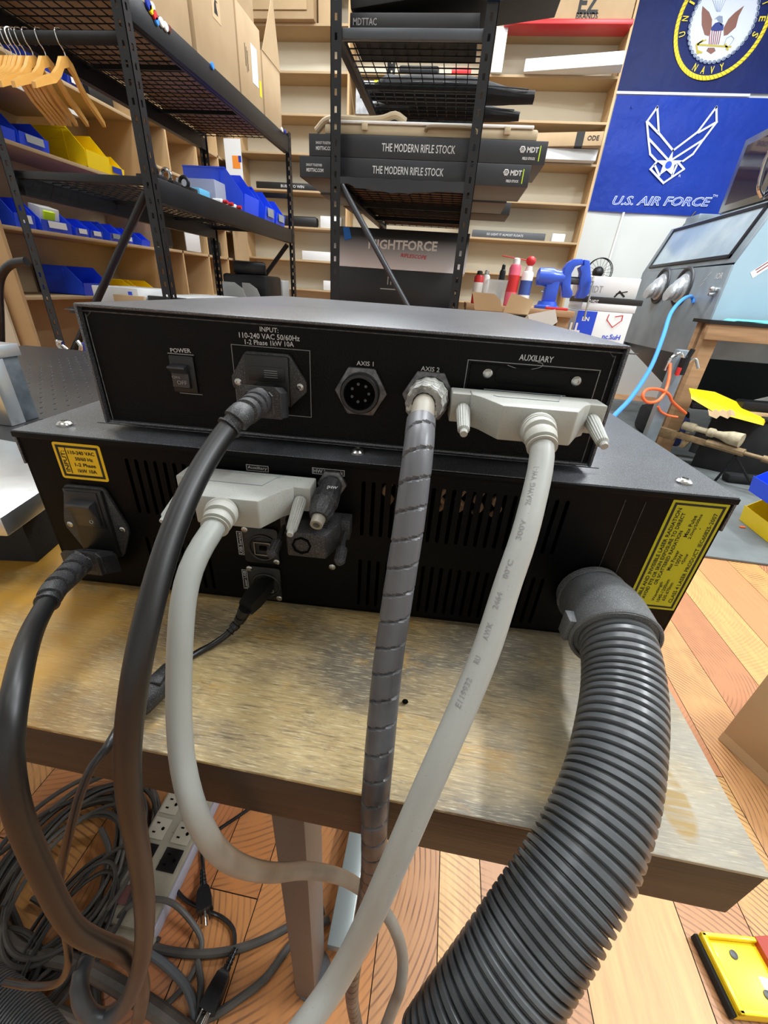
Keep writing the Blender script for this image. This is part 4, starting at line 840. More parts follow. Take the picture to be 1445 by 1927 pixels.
# soft gun bags
def bag(label, x0, x1, y, z, r, fx):
    t = Thing('soft_rifle_bag', label, 'bag', ((x0+x1)/2, y, z), 0, 'black soft rifle bags on the middle rack'); rn = random.Random(int(z*1000)); ls = []
    for i in range(20):
        f = i/19; x = x0+(x1-x0)*f; rr = r*(fx(f)); zz_ = z-(r-rr)*.6
        ls.append([V((x+rn.uniform(-.003, .003), y+1.7*rr*math.cos(a), zz_+rr*(1+.08*math.sin(f*20+a*3))*math.sin(a))) for a in (2*math.pi*k/14 for k in range(14))])
    t.part('bag_body', B().loft(ls), M['fabric'])
    t.part('zipper', B().tube([(x0+(x1-x0)*f, y-1.72*r*fx(f), z) for f in (.04, .3, .6, .96)], .003, 6), M['boxk'])
    t.part('handle', B().tube([(x0+.35*(x1-x0), y-1.7*r, z), (x0+.42*(x1-x0), y-2.3*r, z-.01), (x0+.5*(x1-x0), y-1.7*r, z)], .006, 6), M['fabric']); return t
bag('front long black soft rifle bag on the wire deck, narrow end to the right', -.62, .26, 2.84, 1.872, .052, lambda f: (.55+.9*min(1, f*6)-.45) if f < .15 else (1.0 if f < .62 else max(.45, 1-.55*((f-.62)/.3))))
bag('rear black soft rifle bag lying behind the front one on the wire deck', -.60, .22, 3.06, 1.862, .045, lambda f: .6+.4*min(1, f*7) if f < .6 else 1-.6*(f-.6)/.4)
b = B(); b.prism([(-.10, 2.52, 1.66), (.10, 2.50, 1.64), (.27, 2.48, 1.585), (.27, 2.48, 1.567), (-.10, 2.5, 1.567)], (0, .22, 0), bev=.006); single('flat_rifle_bag', b, M['fabric'], 'flat black bag corner slanting down behind the right post', 'bag', (.1, 2.6, 1.575))
# boxes on the top deck of the middle rack
def stock_box2(label, x0, x1, y0, y1, z0, z1, rz, ry, txt, r=None):
    t = Thing('rifle_stock_box', label, 'box', ((x0+x1)/2, (y0+y1)/2, z0), 0, 'black boxes on the top deck of the middle rack'); t.e.rotation_euler = (0, ry, rz)
    t.part('carton', B().box(x0, x1, y0, y1, z0, z1, bev=.003), M['boxkb']); b = B(); h = z1-z0
    for s_, f, w_, hh in txt: text(b, s_, (x0+(x1-x0)*f, y0-.0003, (z0+z1)/2), (1, 0, 0), (0, 0, 1), w_, h*hh, .01)
    t.part('lettering', b, M['greyprint']); return t
stock_box2('long black box slanting up on the middle rack top deck, tilted over the frame', -.52, .25, 2.16, 2.42, 1.915, 1.99, 0, -.11, (('SO LIGHT IT ALMOST FLOATS', .38, .42, .35), ('MDT', .07, .06, .4)))
stock_box2('dark printed box beneath the slanting one on the middle rack top deck', -.52, -.04, 2.16, 2.40, 1.817, 1.865, 0, 0, (('MDTTAC', .12, .09, .4),))
# nightforce box and the box under it
x0_, x1_ = at(638, 425, Y=2.6).x-.04, at(872, 440, Y=2.6).x+.035
za, zb_ = at(750, 432, Y=2.6).z, at(750, 508, Y=2.6).z
NFM = grad('printed_fade', '#f2f2f8', '#141415', 2, .0, (za-zb_)*.8)
t = Thing('rifle_scope_box', 'large black to silver box with white brand lettering behind the diagonal brace', 'box', ((x0_+x1_)/2, 2.75, zb_), 0)
t.part('carton', B().box(x0_, x1_, 2.6, 3.0, zb_, za, bev=.002), NFM)
b = B(); textpx(b, 'NIGHTFORCE', (693, 459), (823, 464), .045, Y=2.5995, bold=.03, shear=.05); t.part('lettering', b, M['wht'])
b = B(); textpx(b, 'RIFLESCOPE', (754, 480), (803, 485), .018, Y=2.5995, bold=.02, shear=.2); t.part('lettering', b, M['red'], label='small red lettering under the brand')
so = TAPEB; single("tape_patch", TAPEB, M["tape"], "small blue tape piece on the top left of the large lettered scope box", "tape", at(652, 440, Y=2.6))
zc_ = .86
t = Thing('black_product_box', 'plain black box directly beneath the large lettered scope box', 'box', ((x0_+x1_)/2-.03, 2.75, zc_)); t.part('carton', B().box(x0_+.0, x1_-.05, 2.6, 3.0, zc_, zb_-.001, bev=.002), M['boxk'])
b = B(); q = at(733, 528, Y=2.5995); b.box(q.x-.012, q.x-.008, 2.599, 2.5996, q.z-.02, q.z+.02); b.box(q.x+.006, q.x+.010, 2.599, 2.5996, q.z-.02, q.z+.02); b.box(q.x-.008, q.x+.006, 2.599, 2.5996, q.z+.012, q.z+.02); b.line([at(716, 543, Y=2.5995), at(745, 545, Y=2.5995)], .005, (0, -1, 0)); t.part('lettering', b, M['white'])
t = Thing('storage_crate', 'large dark crate on the floor of the middle rack under the black boxes', 'crate', (-.28, 2.8, .35)); t.part('crate_body', B().box(-.56, .0, 2.5, 3.15, .352, zc_-.002, bev=.004), M['boxkb']); t.part('lid', B().box(-.565, .005, 2.495, 3.155, zc_-.05, zc_-.0015, bev=.003), M['boxk'])
# ================================================================ bins
def bin_(label, c, L_, W, H, m, rz, group, card_=None, cut=.45, slots=True):
    """hanging stack bin, open front towards local -y; c = centre of base"""
    t = Thing('storage_bin', label, 'storage bin', c, 0, group); t.e.rotation_euler.z = rz; x, y, z = c; w_ = W/2; l = L_/2; th = .003
    b = B(); b.box(x-w_, x+w_, y-l, y+l, z, z+th); b.box(x-w_, x+w_, y+l-th, y+l, z, z+H)
    prof = [(y-l, z), (y-l, z+H*cut), (y-l*.45, z+H), (y+l, z+H), (y+l, z)]
    for s_ in (-1, 1): b.prism([(x+s_*w_, p[0], p[1]) for p in prof], (-s_*th, 0, 0))
    b.prism([(x-w_, y-l-.012, z+H*cut), (x+w_, y-l-.012, z+H*cut), (x+w_, y-l+.0, z+.004), (x-w_, y-l, z+.004)], (0, th, 0))
    for s_ in (-1, 1): b.box(min(x+s_*w_, x+s_*(w_+.004)), max(x+s_*w_, x+s_*(w_+.004)), y-l*.45, y+l, z+H-.007, z+H)
    t.part('bin_shell', b, m)
    if slots:
        b = B()
        for s_ in (-1, 1):
            for k in (.42, .68): b.box(min(x+s_*w_, x+s_*(w_+.003)), max(x+s_*w_, x+s_*(w_+.003)), y-l*.2, y+l*.85, z+H*k, z+H*k+.004)
            b.box(min(x+s_*w_, x+s_*(w_+.003)), max(x+s_*w_, x+s_*(w_+.003)), y-l*.3, y-l*.3+.004, z+.01, z+H-.01)
        t.part('side_ribs', b, m)
    if card_: t.part('label_card', B().box(x-w_*.6, x+w_*.6, y-l-.0135, y-l-.012, z+H*cut*.35, z+H*cut*.95), card_)
    return t
# ================================================================ cubby shelving on the left wall
CX = -2.5
cub = Thing('cubby_shelf', 'wooden cubby shelving with brown edges along the left wall holding plastic bins', 'shelving', (-2.68, 3.8, 0))
pe = at(30, 420, X=CX)
cub.part('end_panel', B().box(-2.88, CX, 2.33, 2.352, 0, 2.75, bev=.001), M['mdf'])
cub.part('end_panel', B().box(-2.895, -2.60, 2.295, 2.31, 0, 2.75, bev=.001), M['cream'], label='pale worn board at the near end')
for y, z0, z1 in ((3.655, 0, 2.75), (5.28, 0, 2.75), (4.05, 1.4, 2.75), (4.50, .80, 2.75), (4.05, .80, 1.16), (4.9, .80, 2.75)): cub.part('divider', B().box(-2.88, CX, y-.009, y+.009, z0, z1), M['mdf'])
def board(T_, x0, x1, y0, y1, zt, edge='x'):
    s_ = T_.part('shelf', B().box(x0, x1, y0, y1, zt-.02, zt, bev=.001), M['mel'])
    return s_
for z in (.80, 1.15, 1.552, 1.95, 2.33): board(cub, -2.88, CX, 2.352, 3.645, z)
for z in (.80, 1.16, 1.42, 1.728, 2.022, 2.33): board(cub, -2.88, CX, 3.665, 5.27, z)
board(cub, -2.88, CX+.06, 2.352, 3.05, 1.80); cub.part('shelf_trim', B().box(CX+.058, CX+.064, 2.352, 3.05, 1.782, 1.803), M['wht'], label='white metal trim on the short upper shelf')
cub.part('back_board', B().box(-2.895, -2.882, 2.33, 5.28, 0, 2.75), M['mel'])
g = 'blue storage bins in the wooden cubbies'; R90 = math.pi/2
bin_('blue bin at the near end of the cubby shelf beside the yellow bin', (-2.66, 2.575, 1.553), .26, .10, .125, M['blue'], R90, g)
bin_('blue bin holding white papers, touching the yellow bin', (-2.66, 2.735, 1.553), .28, .19, .135, M['blue'], R90, g, M['frosty'])
bin_('large yellow bin with ribbed side on the upper cubby shelf', (-2.68, 3.20, 1.553), .36, .20, .20, M['yb'], R90, 'yellow bins in the cubbies')
bin_('small yellow bin with blue card beside the large yellow one', (-2.66, 3.39, 1.553), .28, .15, .13, M['yb'], R90, 'yellow bins in the cubbies', M['blue2'])
bin_('blue bin half hidden behind the left rack post on the middle cubby shelf', (-2.66, 2.53, 1.151), .26, .13, .15, M['blue'], R90, g, M['paper'])
t_ = bin_('wide blue bin with green and white packet and label card', (-2.66, 2.735, 1.151), .28, .22, .13, M['blue'], R90, g, M['paper'])
single('packet', B().box(-2.60, -2.54, 2.68, 2.76, 1.17, 1.27, bev=.004, R=Matrix.Rotation(.4, 3, 'Y')), M['lime'], 'lime green packet sticking out of the wide blue bin', 'packet', (-2.57, 2.72, 1.17))
single('packet', B().box(-2.62, -2.545, 2.66, 2.80, 1.16, 1.285, bev=.004, R=Matrix.Rotation(.25, 3, 'Y')), M['paper'], 'white packet behind the lime one in the wide blue bin', 'packet', (-2.58, 2.72, 1.16))
for i, (y, w_, h_, c_, lb) in enumerate(((2.93, .11, .10, M['paper'], 'third blue bin from the near end of the middle cubby shelf'), (3.055, .11, .10, M['paper'], 'blue bin with white card just left of the diagonal brace'), (3.24, .12, .11, M['tee'], 'blue bin with grey card right of the diagonal brace'), (3.37, .10, .10, M['paper'], 'blue bin just left of the near right rack post'), (3.57, .10, .09, None, 'small blue bin seen right of the rack post at the shelf end'))):
    bin_(lb, (-2.64, y, 1.151), .24, w_, h_, M['blue'], R90, g, c_, slots=False)
bin_('big blue bin low in the cubby above the control box corner', (-2.68, 2.93, .801), .34, .24, .17, M['blue'], R90, g)
bin_('wide yellow bin low in the cubby behind the white box', (-2.68, 3.20, .801), .34, .24, .10, M['yb'], R90, 'yellow bins in the cubbies')
bin_('yellow slotted tray low in the cubby near the rack post', (-2.66, 3.47, .801), .30, .2, .10, M['yb'], R90, 'yellow bins in the cubbies')
bin_('dark blue bin high on the cubby behind the hangers', (-2.66, 3.02, 1.951), .26, .13, .14, M['blue2'], R90, g)
bin_('small dark blue bin with white mark high on the cubby right of the hangers', (-2.66, 3.18, 1.951), .26, .12, .12, M['blue2'], R90, g, M['paper'])
single('black_case', B().box(-2.80, -2.53, 3.30, 3.52, 1.951, 2.03, bev=.006), M['boxkb'], 'flat black case on the high cubby shelf beside the dark blue bin', 'case', (-2.66, 3.4, 1.951))
def small(label, name, cat, x0, x1, y0, y1, z0, z1, m, bev=.004, rz=0, group=None, extra=None):
    t = Thing(name, label, cat, ((x0+x1)/2, (y0+y1)/2, z0), 0, group); t.e.rotation_euler.z = rz
    t.part('body', B().box(x0, x1, y0, y1, z0, z1, bev=bev), m)
    if extra: extra(t)
    return t
small('black and red framed product box in the upper right cubby', 'product_box', 'box', -2.78, -2.56, 3.72, 3.86, 1.729, 1.97, M['boxkb'], extra=lambda t: t.part('red_edge', B().box(-2.559, -2.555, 3.83, 3.85, 1.74, 1.96), M['red']))
small('white carton in the cubby high at the back beside the far post', 'white_carton', 'box', -2.8, -2.55, 4.1, 4.4, 2.023, 2.10, M['paper'])
small('white sheet leaning out of the lower back cubby', 'paper_sheet', 'paper', -2.505, -2.497, 4.12, 4.36, 1.165, 1.40, M['paper'], .001)
small('black gear pile in the lower cubby by the white sheet', 'gear_pile', 'gear', -2.8, -2.54, 3.72, 4.0, 1.161, 1.33, M['gun'], .03)
small('dark case in the small cubby right of the white sheet', 'dark_case', 'case', -2.8, -2.54, 4.56, 4.85, 1.161, 1.30, M['gun'], .02)
# ================================================================ back wall shelving
YS = 5.3
bk = Thing('wall_shelving', 'tall wooden shelving with cream backs filling the back wall', 'shelving', (-.65, 5.45, 0))
dv = [-2.50, at(445, 380, Y=YS).x, at(648, 100, Y=YS).x, at(895, 100, Y=YS).x, 1.20]
dv = [-2.49, -1.28, .02, 1.20]
for x in dv: bk.part('divider', B().box(x-.01, x+.01, YS, 5.585, .3, 3.75), M['mdf'])
bk.part('side_panel', B().box(-2.46, -2.44, YS-.32, YS, .9, 2.1), M['mel'])
for z in (.60, .91, 1.205, 1.52, 1.845, 2.155, 2.46, 2.768, 3.085, 3.40):
    for a, c in zip(dv, dv[1:]): bk.part('shelf', B().box(a+.01, c-.01, YS, 5.585, z-.018, z, bev=.001), M['mel'])
bk.part('back_board', B().box(dv[0], dv[-1], 5.586, 5.598, .3, 3.75), M['cream'])
Ys = YS+.02
def onshelf(label, name, cat, x0, x1, z, h, m, d=.22, rz=0, y=None, group=None, extra=None, bev=.003):
    y = y or Ys; return small(label, name, cat, x0, x1, y, y+d, z+.001, z+h, m, bev, rz, group, extra)
def lett(s_, w_, h_, m, fx=.5):
    def f(t):
        o = [c for c in t.e.children][0]; bb = [V(c) for c in o.bound_box]; x0, x1 = min(c.x for c in bb), max(c.x for c in bb); y0 = min(c.y for c in bb); z0, z1 = min(c.z for c in bb), max(c.z for c in bb)
        b = B(); text(b, s_, t.o+V((x0+(x1-x0)*fx, y0-.001, (z0+z1)/2)), (1, 0, 0), (0, 0, 1), w_, h_, .01); t.part('lettering', b, m)
    return f
ex = at(1110, 22, Y=YS-.1)
t = onshelf('tan carton lettered EZ BRANDS on the red board at top right', 'cardboard_box', 'box', .46, 1.17, 3.085, .29, M['card'], .25, y=YS-.05)
b = B(); text(b, 'EZ', (ex.x-.01, YS-.052, 3.19), (1, 0, 0), (0, 0, 1), .17, .13, .03); text(b, 'BRANDS', (ex.x-.01, YS-.052, 3.115), (1, 0, 0), (0, 0, 1), .18, .04, .02); t.part('lettering', b, M['ink'])
onshelf('thin red board under the EZ BRANDS carton', 'red_board', 'board', .12, 1.185, 3.052, .032, M['red'], .2, y=YS-.09)
t = onshelf('long white box slanting out of the upper right shelf', 'white_long_box', 'box', .36, 1.18, 2.769, .085, M['paper'], .16, y=YS-.13, rz=-.20)
small('white panel standing upright behind the middle rack right post', 'foam_board', 'board', .06, .16, YS-.03, YS-.01, 2.769, 3.06, M['paper'], .002)
onshelf('dark green mat roll behind the white slanting box', 'rolled_mat', 'roll', .40, .85, 2.87, .045, mat('olive_dark', '#3b4234', .8), .08, y=YS+.12)
t = onshelf('long tan carton with black band sticking out at right', 'cardboard_box', 'box', .45, 1.16, 2.245, .10, M['card'], .16, y=YS-.14, rz=-.16)
t.part('black_band', B().box(.93, 1.0, YS-.142, YS+.022, 2.245, 2.347), M['ink']); b = B(); text(b, 'ODE', (1.08, YS-.1425, 2.30), (1, 0, 0), (0, 0, 1), .10, .035, .02); t.part('lettering', b, M['ink'])
onshelf('white flat box right under the long tan carton', 'white_long_box', 'box', .35, 1.15, 2.158, .085, M['paper'], .2, y=YS-.10)
onshelf('small brown box left end of the fifth right shelf', 'cardboard_box', 'box', .22, .40, 1.93, .04, M['card'], .1)
onshelf('white box under the small brown box on the right shelf', 'white_long_box', 'box', .10, .42, 1.846, .08, M['paper'], .15)
onshelf('long dark box lettered SO LIGHT IT ALMOST FLOATS on low right shelf', 'rifle_stock_box', 'box', .10, .86, 1.521, .065, mat('box_slate', '#4d4f52', .5), .15, extra=lett('SO LIGHT IT ALMOST FLOATS', .38, .02, M['white'], .45))
onshelf('small white box right of the SO LIGHT box', 'white_small_box', 'box', .93, 1.06, 1.521, .07, M['paper'], .1)
# items in the gap between racks
onshelf('open brown corrugated tray at the top centre shelf between racks', 'cardboard_box', 'box', -2.35, -1.60, 3.086, .26, M['card'], .25, y=YS-.06, extra=lambda t: t.part('flap', B().box(-2.32, -1.66, YS-.075, YS-.063, 3.14, 3.34, bev=.004), M['card2']))
onshelf('folded brown cardboard leaning beside the corrugated tray', 'cardboard_sheet', 'cardboard', -1.58, -1.45, 3.086, .28, M['card2'], .2)
for x0, x1, z, h, m, lb in ((-2.3, -1.32, 2.47, .085, M['cream'], 'cream board strip standing on the third shelf'), (-2.3, -1.3, 1.95, .05, M['wht'], 'white strip lying on the shelf between racks')):
    pass
for z, z2 in ((2.155, .12), (2.46, .0)): pass
onshelf('black box lettered BUILT TO WIN on shelf between racks', 'rifle_stock_box', 'box', -2.3, -1.55, 1.846, .062, M['boxkb'], .15, extra=lett('BUILT TO WIN', .26, .025, M['white'], .55))
onshelf('rolled black mat on the shelf behind the blue rack bins', 'rolled_mat', 'roll', -2.05, -1.62, 1.521, .10, M['boxkb'], .1, bev=.03)
onshelf('white box beside the rolled black mat', 'white_small_box', 'box', -1.58, -1.36, 1.521, .11, M['paper'], .15)
onshelf('white open tray on the shelf between racks', 'white_tray', 'tray', -1.80, -1.42, 1.206, .09, M['paper'], .2)
onshelf('small white carton on the lowest shelf beside the middle rack', 'white_small_box', 'box', -1.55, -1.38, .911, .10, M['paper'], .15)
onshelf('clear shelf parts bag seen left of the middle rack beams', 'parts_bag', 'bag', -1.20, -.75, 2.462, .24, mat('plastic_bag', '#b9bcbf', .3, var=(20, .8, '#8f9498')), .02, y=YS-.02)
single('sticky_note', B().box(-1.02, -.90, YS-.035, YS-.03, 2.60, 2.70), M['lime'], 'lime sticky note on the clear parts bag', 'note', (-.96, YS-.03, 2.6))
onshelf('red ring clamp on the shelf seen through the upper wire deck', 'red_clamp', 'clamp', -.30, -.12, 2.769, .05, M['red'], .06, bev=.015)
onshelf('dark optics parts on the shelf seen through the upper wire deck', 'optic_part', 'part', -.80, -.42, 2.769, .06, M['gun'], .1, bev=.02)
for z, a, c in ((1.99, 430, 460), (1.62, 434, 460)):
    p0, p1 = at(a, 360 if z > 1.8 else 460, Y=YS-.33), at(c, 360 if z > 1.8 else 460, Y=YS-.33)
    t = Thing('paper_sheet', 'upper white sheet with orange sticker at the shelving corner' if z > 1.8 else 'lower white sheet with orange and blue stickers at the shelving corner', 'paper', ((p0.x+p1.x)/2, YS-.33, z-.16))
    t.part('sheet', B().box(p0.x, p1.x, YS-.332, YS-.33, z-.17, z+.18), M['paper']); t.part('orange_sticker', B().box(p1.x-.10, p1.x-.02, YS-.334, YS-.332, z-.05, z+.05), M['orange']); t.part('blue_sticker', B().box(p1.x-.035, p1.x-.005, YS-.335, YS-.334, z+.0, z+.05), M['blue2'])
# ================================================================ bins and parts on left rack middle deck
ZD = 1.316
gb = 'blue bins on the left rack middle deck'
bin_('largest blue bin with ribbed side on the left rack middle deck', (-1.49, 2.93, ZD), .36, .20, .215, M['blue'], R90, gb)
bin_('blue bin with coloured packets behind the largest blue bin', (-1.42, 3.16, ZD), .26, .16, .17, M['blue'], R90, gb, M['tee'])
bin_('last blue bin next to the far post on the left rack deck', (-1.41, 3.35, ZD), .24, .16, .15, M['blue'], R90, gb, M['tee'])
small('clear plastic tub left of the largest blue bin', 'clear_tub', 'tub', -1.56, -1.34, 2.56, 2.68, ZD, ZD+.11, M['clear'])
small('flat light blue box lying before the clear tub', 'blue_box', 'box', -1.48, -1.34, 2.40, 2.50, ZD, ZD+.045, mat('sky_blue', '#5fb0d8', .5))
for i, (y, lb) in enumerate(((2.06, 'black and silver optic mount nearest the rack post on the deck'), (2.16, 'silver optic ring behind the first mount on the deck'), (2.30, 'small dark scope ring beside the clear tub'))):
    t = Thing('optic_mount', lb, 'optic', (-1.36, y, ZD)); t.part('base', B().box(-1.42, -1.31, y-.03, y+.03, ZD, ZD+.025, bev=.004), M['gun']); t.part('ring', B().ring((-1.36, y, ZD+.045), (0, 1, 0), .022, .008, 20, 8), (M['gun'], M['steel'], M['gun'])[i])
for i, (y, lb) in enumerate(((2.56, 'small red capped bottle lying before the blue bins'), (2.62, 'second red capped bottle beside the first'), (2.72, 'red capped bottle nearest the largest blue bin'))):
    t = Thing('glue_bottle', lb, 'bottle', (-1.31, y, ZD+.014), 0, 'red capped bottles on the deck'); t.part('bottle', B().lathe((-1.36, y, ZD+.014), (1, 0, 0), [(0, .01), (.004, .014), (.05, .014), (.06, .006)], 14), M['wht']); t.part('cap', B().cyl((-1.30, y, ZD+.014), (-1.275, y, ZD+.014), .009, seg=12), M['red'])
# magnets on the top beam
xb = RX_+.001
for (px, py, r, m, lb) in ((278, 8, .016, 'blue2', 'blue'), (283, 18, .013, 'yb', 'yellow'), (286, 12, .012, 'paper', 'white'), (290, 28, .015, 'red', 'red'), (294, 40, .012, 'airblue', 'light blue'), (303, 42, .014, 'wht', 'silver upper'), (311, 50, .014, 'wht', 'silver middle'), (318, 55, .012, 'chrome', 'silver lower'), (399, 124, .013, 'airblue', 'lone light blue'), (530, 244, .012, 'paper', 'white end'), (536, 248, .012, 'blue2', 'purple end')):
    q = at(px, py, X=xb); single('round_magnet', B().cyl((xb-.003, q.y, q.z), (xb+.006, q.y, q.z), r, seg=16, bev=.002), M[m], lb+' round magnet on the top beam of the left rack', 'magnet', (xb, q.y, q.z), 0, 'round magnets on the rack beam')
# ================================================================ hangers
def hanger(px, label, metal='chrome'):
    q = at(px, 62, Y=1.93); x = q.x; zr = 1.723; t = Thing('coat_hanger', label, 'hanger', (x, 1.93, zr), 0, 'wooden coat hangers on the rack rail'); zn = zr-.075
    hk = [(x, 1.93+.026, zr-.03), (x, 1.93+.024, zr-.008), (x, 1.93, zr+.007), (x, 1.93-.023, zr-.006), (x, 1.93-.018, zr-.035), (x, 1.93, zr-.055), (x, 1.93, zn-.005)]
    t.part('hook', B().tube([(p[0], p[1], p[2]) for p in hk], .0022, 8), M[metal])
    for s_, nm in ((-1, 'arm'), (1, 'arm')):
        cv = [(0, zn+.0), (.03, zn-.012), (.055, zn-.045), (.09, zn-.075), (.15, zn-.102), (.195, zn-.128)]; ls = []
        for i, (d, z) in enumerate(cv):
            h = (.020, .022, .019, .017, .016, .011)[i]; th = .0075; yy = 1.93+s_*d; xx = x+(.012*d/.2 if s_ < 0 else -.045*d/.2)
            ls.append([(xx-th, yy, z-h), (xx+th, yy, z-h), (xx+th, yy, z+h*.5), (xx-th, yy, z+h*.5)])
        t.part(nm, B().loft(ls), M['hangw'])
    return t
for i, (px, lb) in enumerate(((113, 'wooden hanger nearest the rack post, at the right end of the rail'), (76, 'second wooden hanger from the rack post on the rail'), (52, 'third wooden hanger from the rack post on the rail'), (38, 'fourth wooden hanger from the rack post, close to its neighbour'), (28, 'fifth wooden hanger from the rack post, crowded behind the white hook'), (12, 'sixth wooden hanger, near the left edge of the photo'))): hanger(px, lb)
hanger(20, 'wooden hanger with a thick white hook among the crowded ones', 'wht'); hanger(1, 'leftmost wooden hanger with white hook, cut by the photo edge', 'wht')
# ================================================================ things low behind the control box, left
small('white product box with small blue logo behind the control box', 'white_product_box', 'box', -1.74, -1.50, 2.0, 2.28, .80, .90, M['paper'], .003, extra=lambda t: t.part('logo', B().box(-1.55, -1.53, 1.998, 2.0, .870, .885), M['blue']))
small('small light brown box in front of the white product box', 'cardboard_box', 'box', -1.62, -1.46, 1.981, 1.998, .80, .87, M['card2'], .003)
small('flat black and white box lying right of the white product box', 'flat_box', 'box', -1.49, -1.28, 2.05, 2.6, .80, .872, M['boxkb'], .003, extra=lambda t: t.part('white_top', B().box(-1.485, -1.285, 2.055, 2.59, .872, .875), M['paper']))
rl.part('lower_deck', B().box(LX_+.045, RX_-.045, 1.98, 3.5, .77, .798, bev=.002), M['boxk'])
small('black rifle rest gear on the lower deck of the left rack', 'black_gear', 'gear', -1.60, -1.28, 3.02, 3.30, .80, 1.0, M['gun'], .02)
small('black bracket piece on top of the rifle rest gear', 'black_bracket', 'gear', -1.55, -1.33, 3.05, 3.2, 1.0, 1.08, M['gun'], .02, rz=.4)
for (x0, x1, y, h, lb) in ((-1.46, -1.30, 2.75, .15, 'clear rounded plastic panel near the rack post'), (-1.40, -1.27, 2.9, .15, 'clear rounded plastic panel right of the first')):
    b = B(); b.prism([(x0, y, .80), (x1, y, .80), (x1, y, .85), (x1-.03, y, .80+h*.8), (x1-.08, y, .80+h), (x0, y, .80+h)], (0, .004, 0)); single('acrylic_sheet', b, M['frosty'], lb, 'plastic panel', ((x0+x1)/2, y, .8))
small('frosted white tub on the lower deck beside the gear', 'frosted_tub', 'tub', -1.50, -1.29, 3.34, 3.49, .80, .98, M['frosty'], .01)
# ================================================================ flags
YF = 5.575
def cloth(x0, x1, z0, z1, m, y=YF, name='flag'):
    t = bmesh.new(); nx, nz = 60, 36; G = []
    for i in range(nx+1):
        col = []
        for k in range(nz+1):
            u, v = i/nx, k/nz; x = x0+(x1-x0)*u; z = z0+(z1-z0)*v; dy = .004*math.sin(x*9+z*5)+.003*math.sin(z*13-x*4)
            col.append(t.verts.new((x, y+.006+dy, z)))
        G.append(col)
    for i in range(nx):
        for k in range(nz): t.faces.new((G[i][k], G[i+1][k], G[i+1][k+1], G[i][k+1]))
    bmesh.ops.solidify(t, geom=t.faces[:], thickness=.0015); b = B(); b._merge(t); return b
YE = YF-.003
def c2(x, y): return at(1160+x/4.589, y/4.589, Y=YE)
t = Thing('flag', 'bright blue U.S. Air Force flag with white winged star emblem on the back wall', 'flag', (2.0, YF, 1.84), 0, 'flags on the back wall')
t.part('cloth', cloth(1.285, 2.74, 1.838, 2.735, M['afb']), M['afb'])
b = B(); n_ = (0, -1, 0)
for L_ in (((352, 925), (262, 1052), (275, 1200), (290, 1330), (350, 1395)), ((352, 925), (365, 1150), (488, 1300)), ((268, 1052), (365, 1155)), ((280, 1200), (440, 1375)), ((862, 925), (864, 1055), (750, 1205), (660, 1330), (575, 1390)), ((862, 925), (700, 1140), (488, 1300)), ((862, 1055), (712, 1142)), ((750, 1205), (490, 1372)), ((350, 1395), (293, 1460), (405, 1580), (582, 1460), (530, 1400)), ((370, 1515), (330, 1428)), ((480, 1515), (520, 1428))):
    b.line([c2(*p) for p in L_], .017, n_, .001)
sp_ = [(488, 1300), (480, 1385), (578, 1385), (500, 1425), (482, 1515), (432, 1470), (370, 1515), (400, 1430), (340, 1385), (440, 1385)]
b.prism([c2(*p) for p in sp_], (0, -.001, 0)); t.part('winged_star', b, M['flagw'])
cc = c2(448, 1425); t.part('star_disc', B().cyl((cc.x, YE-.002, cc.z), (cc.x, YE-.0005, cc.z), .030, seg=24), M['afb'])
b = B(); textpx(b, 'U.S. AIR FORCE', (1153, 377), (1338, 380), .078, Y=YE-.0002, bold=.03, shear=.25); textpx(b, 'TM', (1341, 368), (1350, 369), .02, Y=YE-.0002)
textpx(b, 'R', (1277, 331), (1281, 331), .02, Y=YE-.0002); t.part('lettering', b, M['flagw'])
b = B(); textpx(b, 'U.S. AIR FORCE', (1154.2, 377), (1336.8, 380), .066, Y=YE-.0014, bold=-.012, shear=.25); t.part('letter_fill', b, M['afb'])
t = Thing('flag', 'dark navy blue United States Navy flag with round gold roped seal', 'flag', (2.0, YF, 2.76), 0, 'flags on the back wall')
t.part('cloth', cloth(1.255, 2.80, 2.765, 3.70, M['navy']), M['navy'])
t.part('white_hem', B().box(1.262, 2.45, YF-.002, YF+.006, 2.742, 2.760), M['flagw'])
bt, lf = c2(750, 700), c2(468, 385); R0 = .385; C0 = V((bt.x, YE, bt.z+R0))
sc = B().ring(C0, (0, 1, 0), R0-.02, .016, 80, 8); 
for v in sc.bm.verts: v.co.y = YE+(v.co.y-YE)*.25
rp = t.part('rope_ring', sc, M['flaggold'])
b = B()
for k in range(72):
    a = 2*math.pi*k/72; b.line([C0+V((math.cos(a)*(R0-.035), -.0045, math.sin(a)*(R0-.035))), C0+V((math.cos(a+.06)*(R0-.005), -.0045, math.sin(a+.06)*(R0-.005)))], .004, n_, .0006)
t.part('rope_strands', b, mat('flag_gold_dark', '#a38f1c', .6), rp)
t.part('seal_disc', B().cyl(C0+V((0, .003, 0)), C0+V((0, .0008, 0)), .262, seg=64), M['flagw'])
b = B()
for k in range(44):
    a = 2*math.pi*k/44; c = C0+V((math.cos(a)*.262, -.003, math.sin(a)*.262)); tn = V((-math.sin(a), 0, math.cos(a))); rd = V((math.cos(a), 0, math.sin(a)))
    b.line([c+tn*(.014*math.cos(u))+rd*(.009*math.sin(u)) for u in (2*math.pi*i/10 for i in range(10))], .006, n_, .0006, close=True)
t.part('chain_ring', b, M['flaggrey'])
b = B()
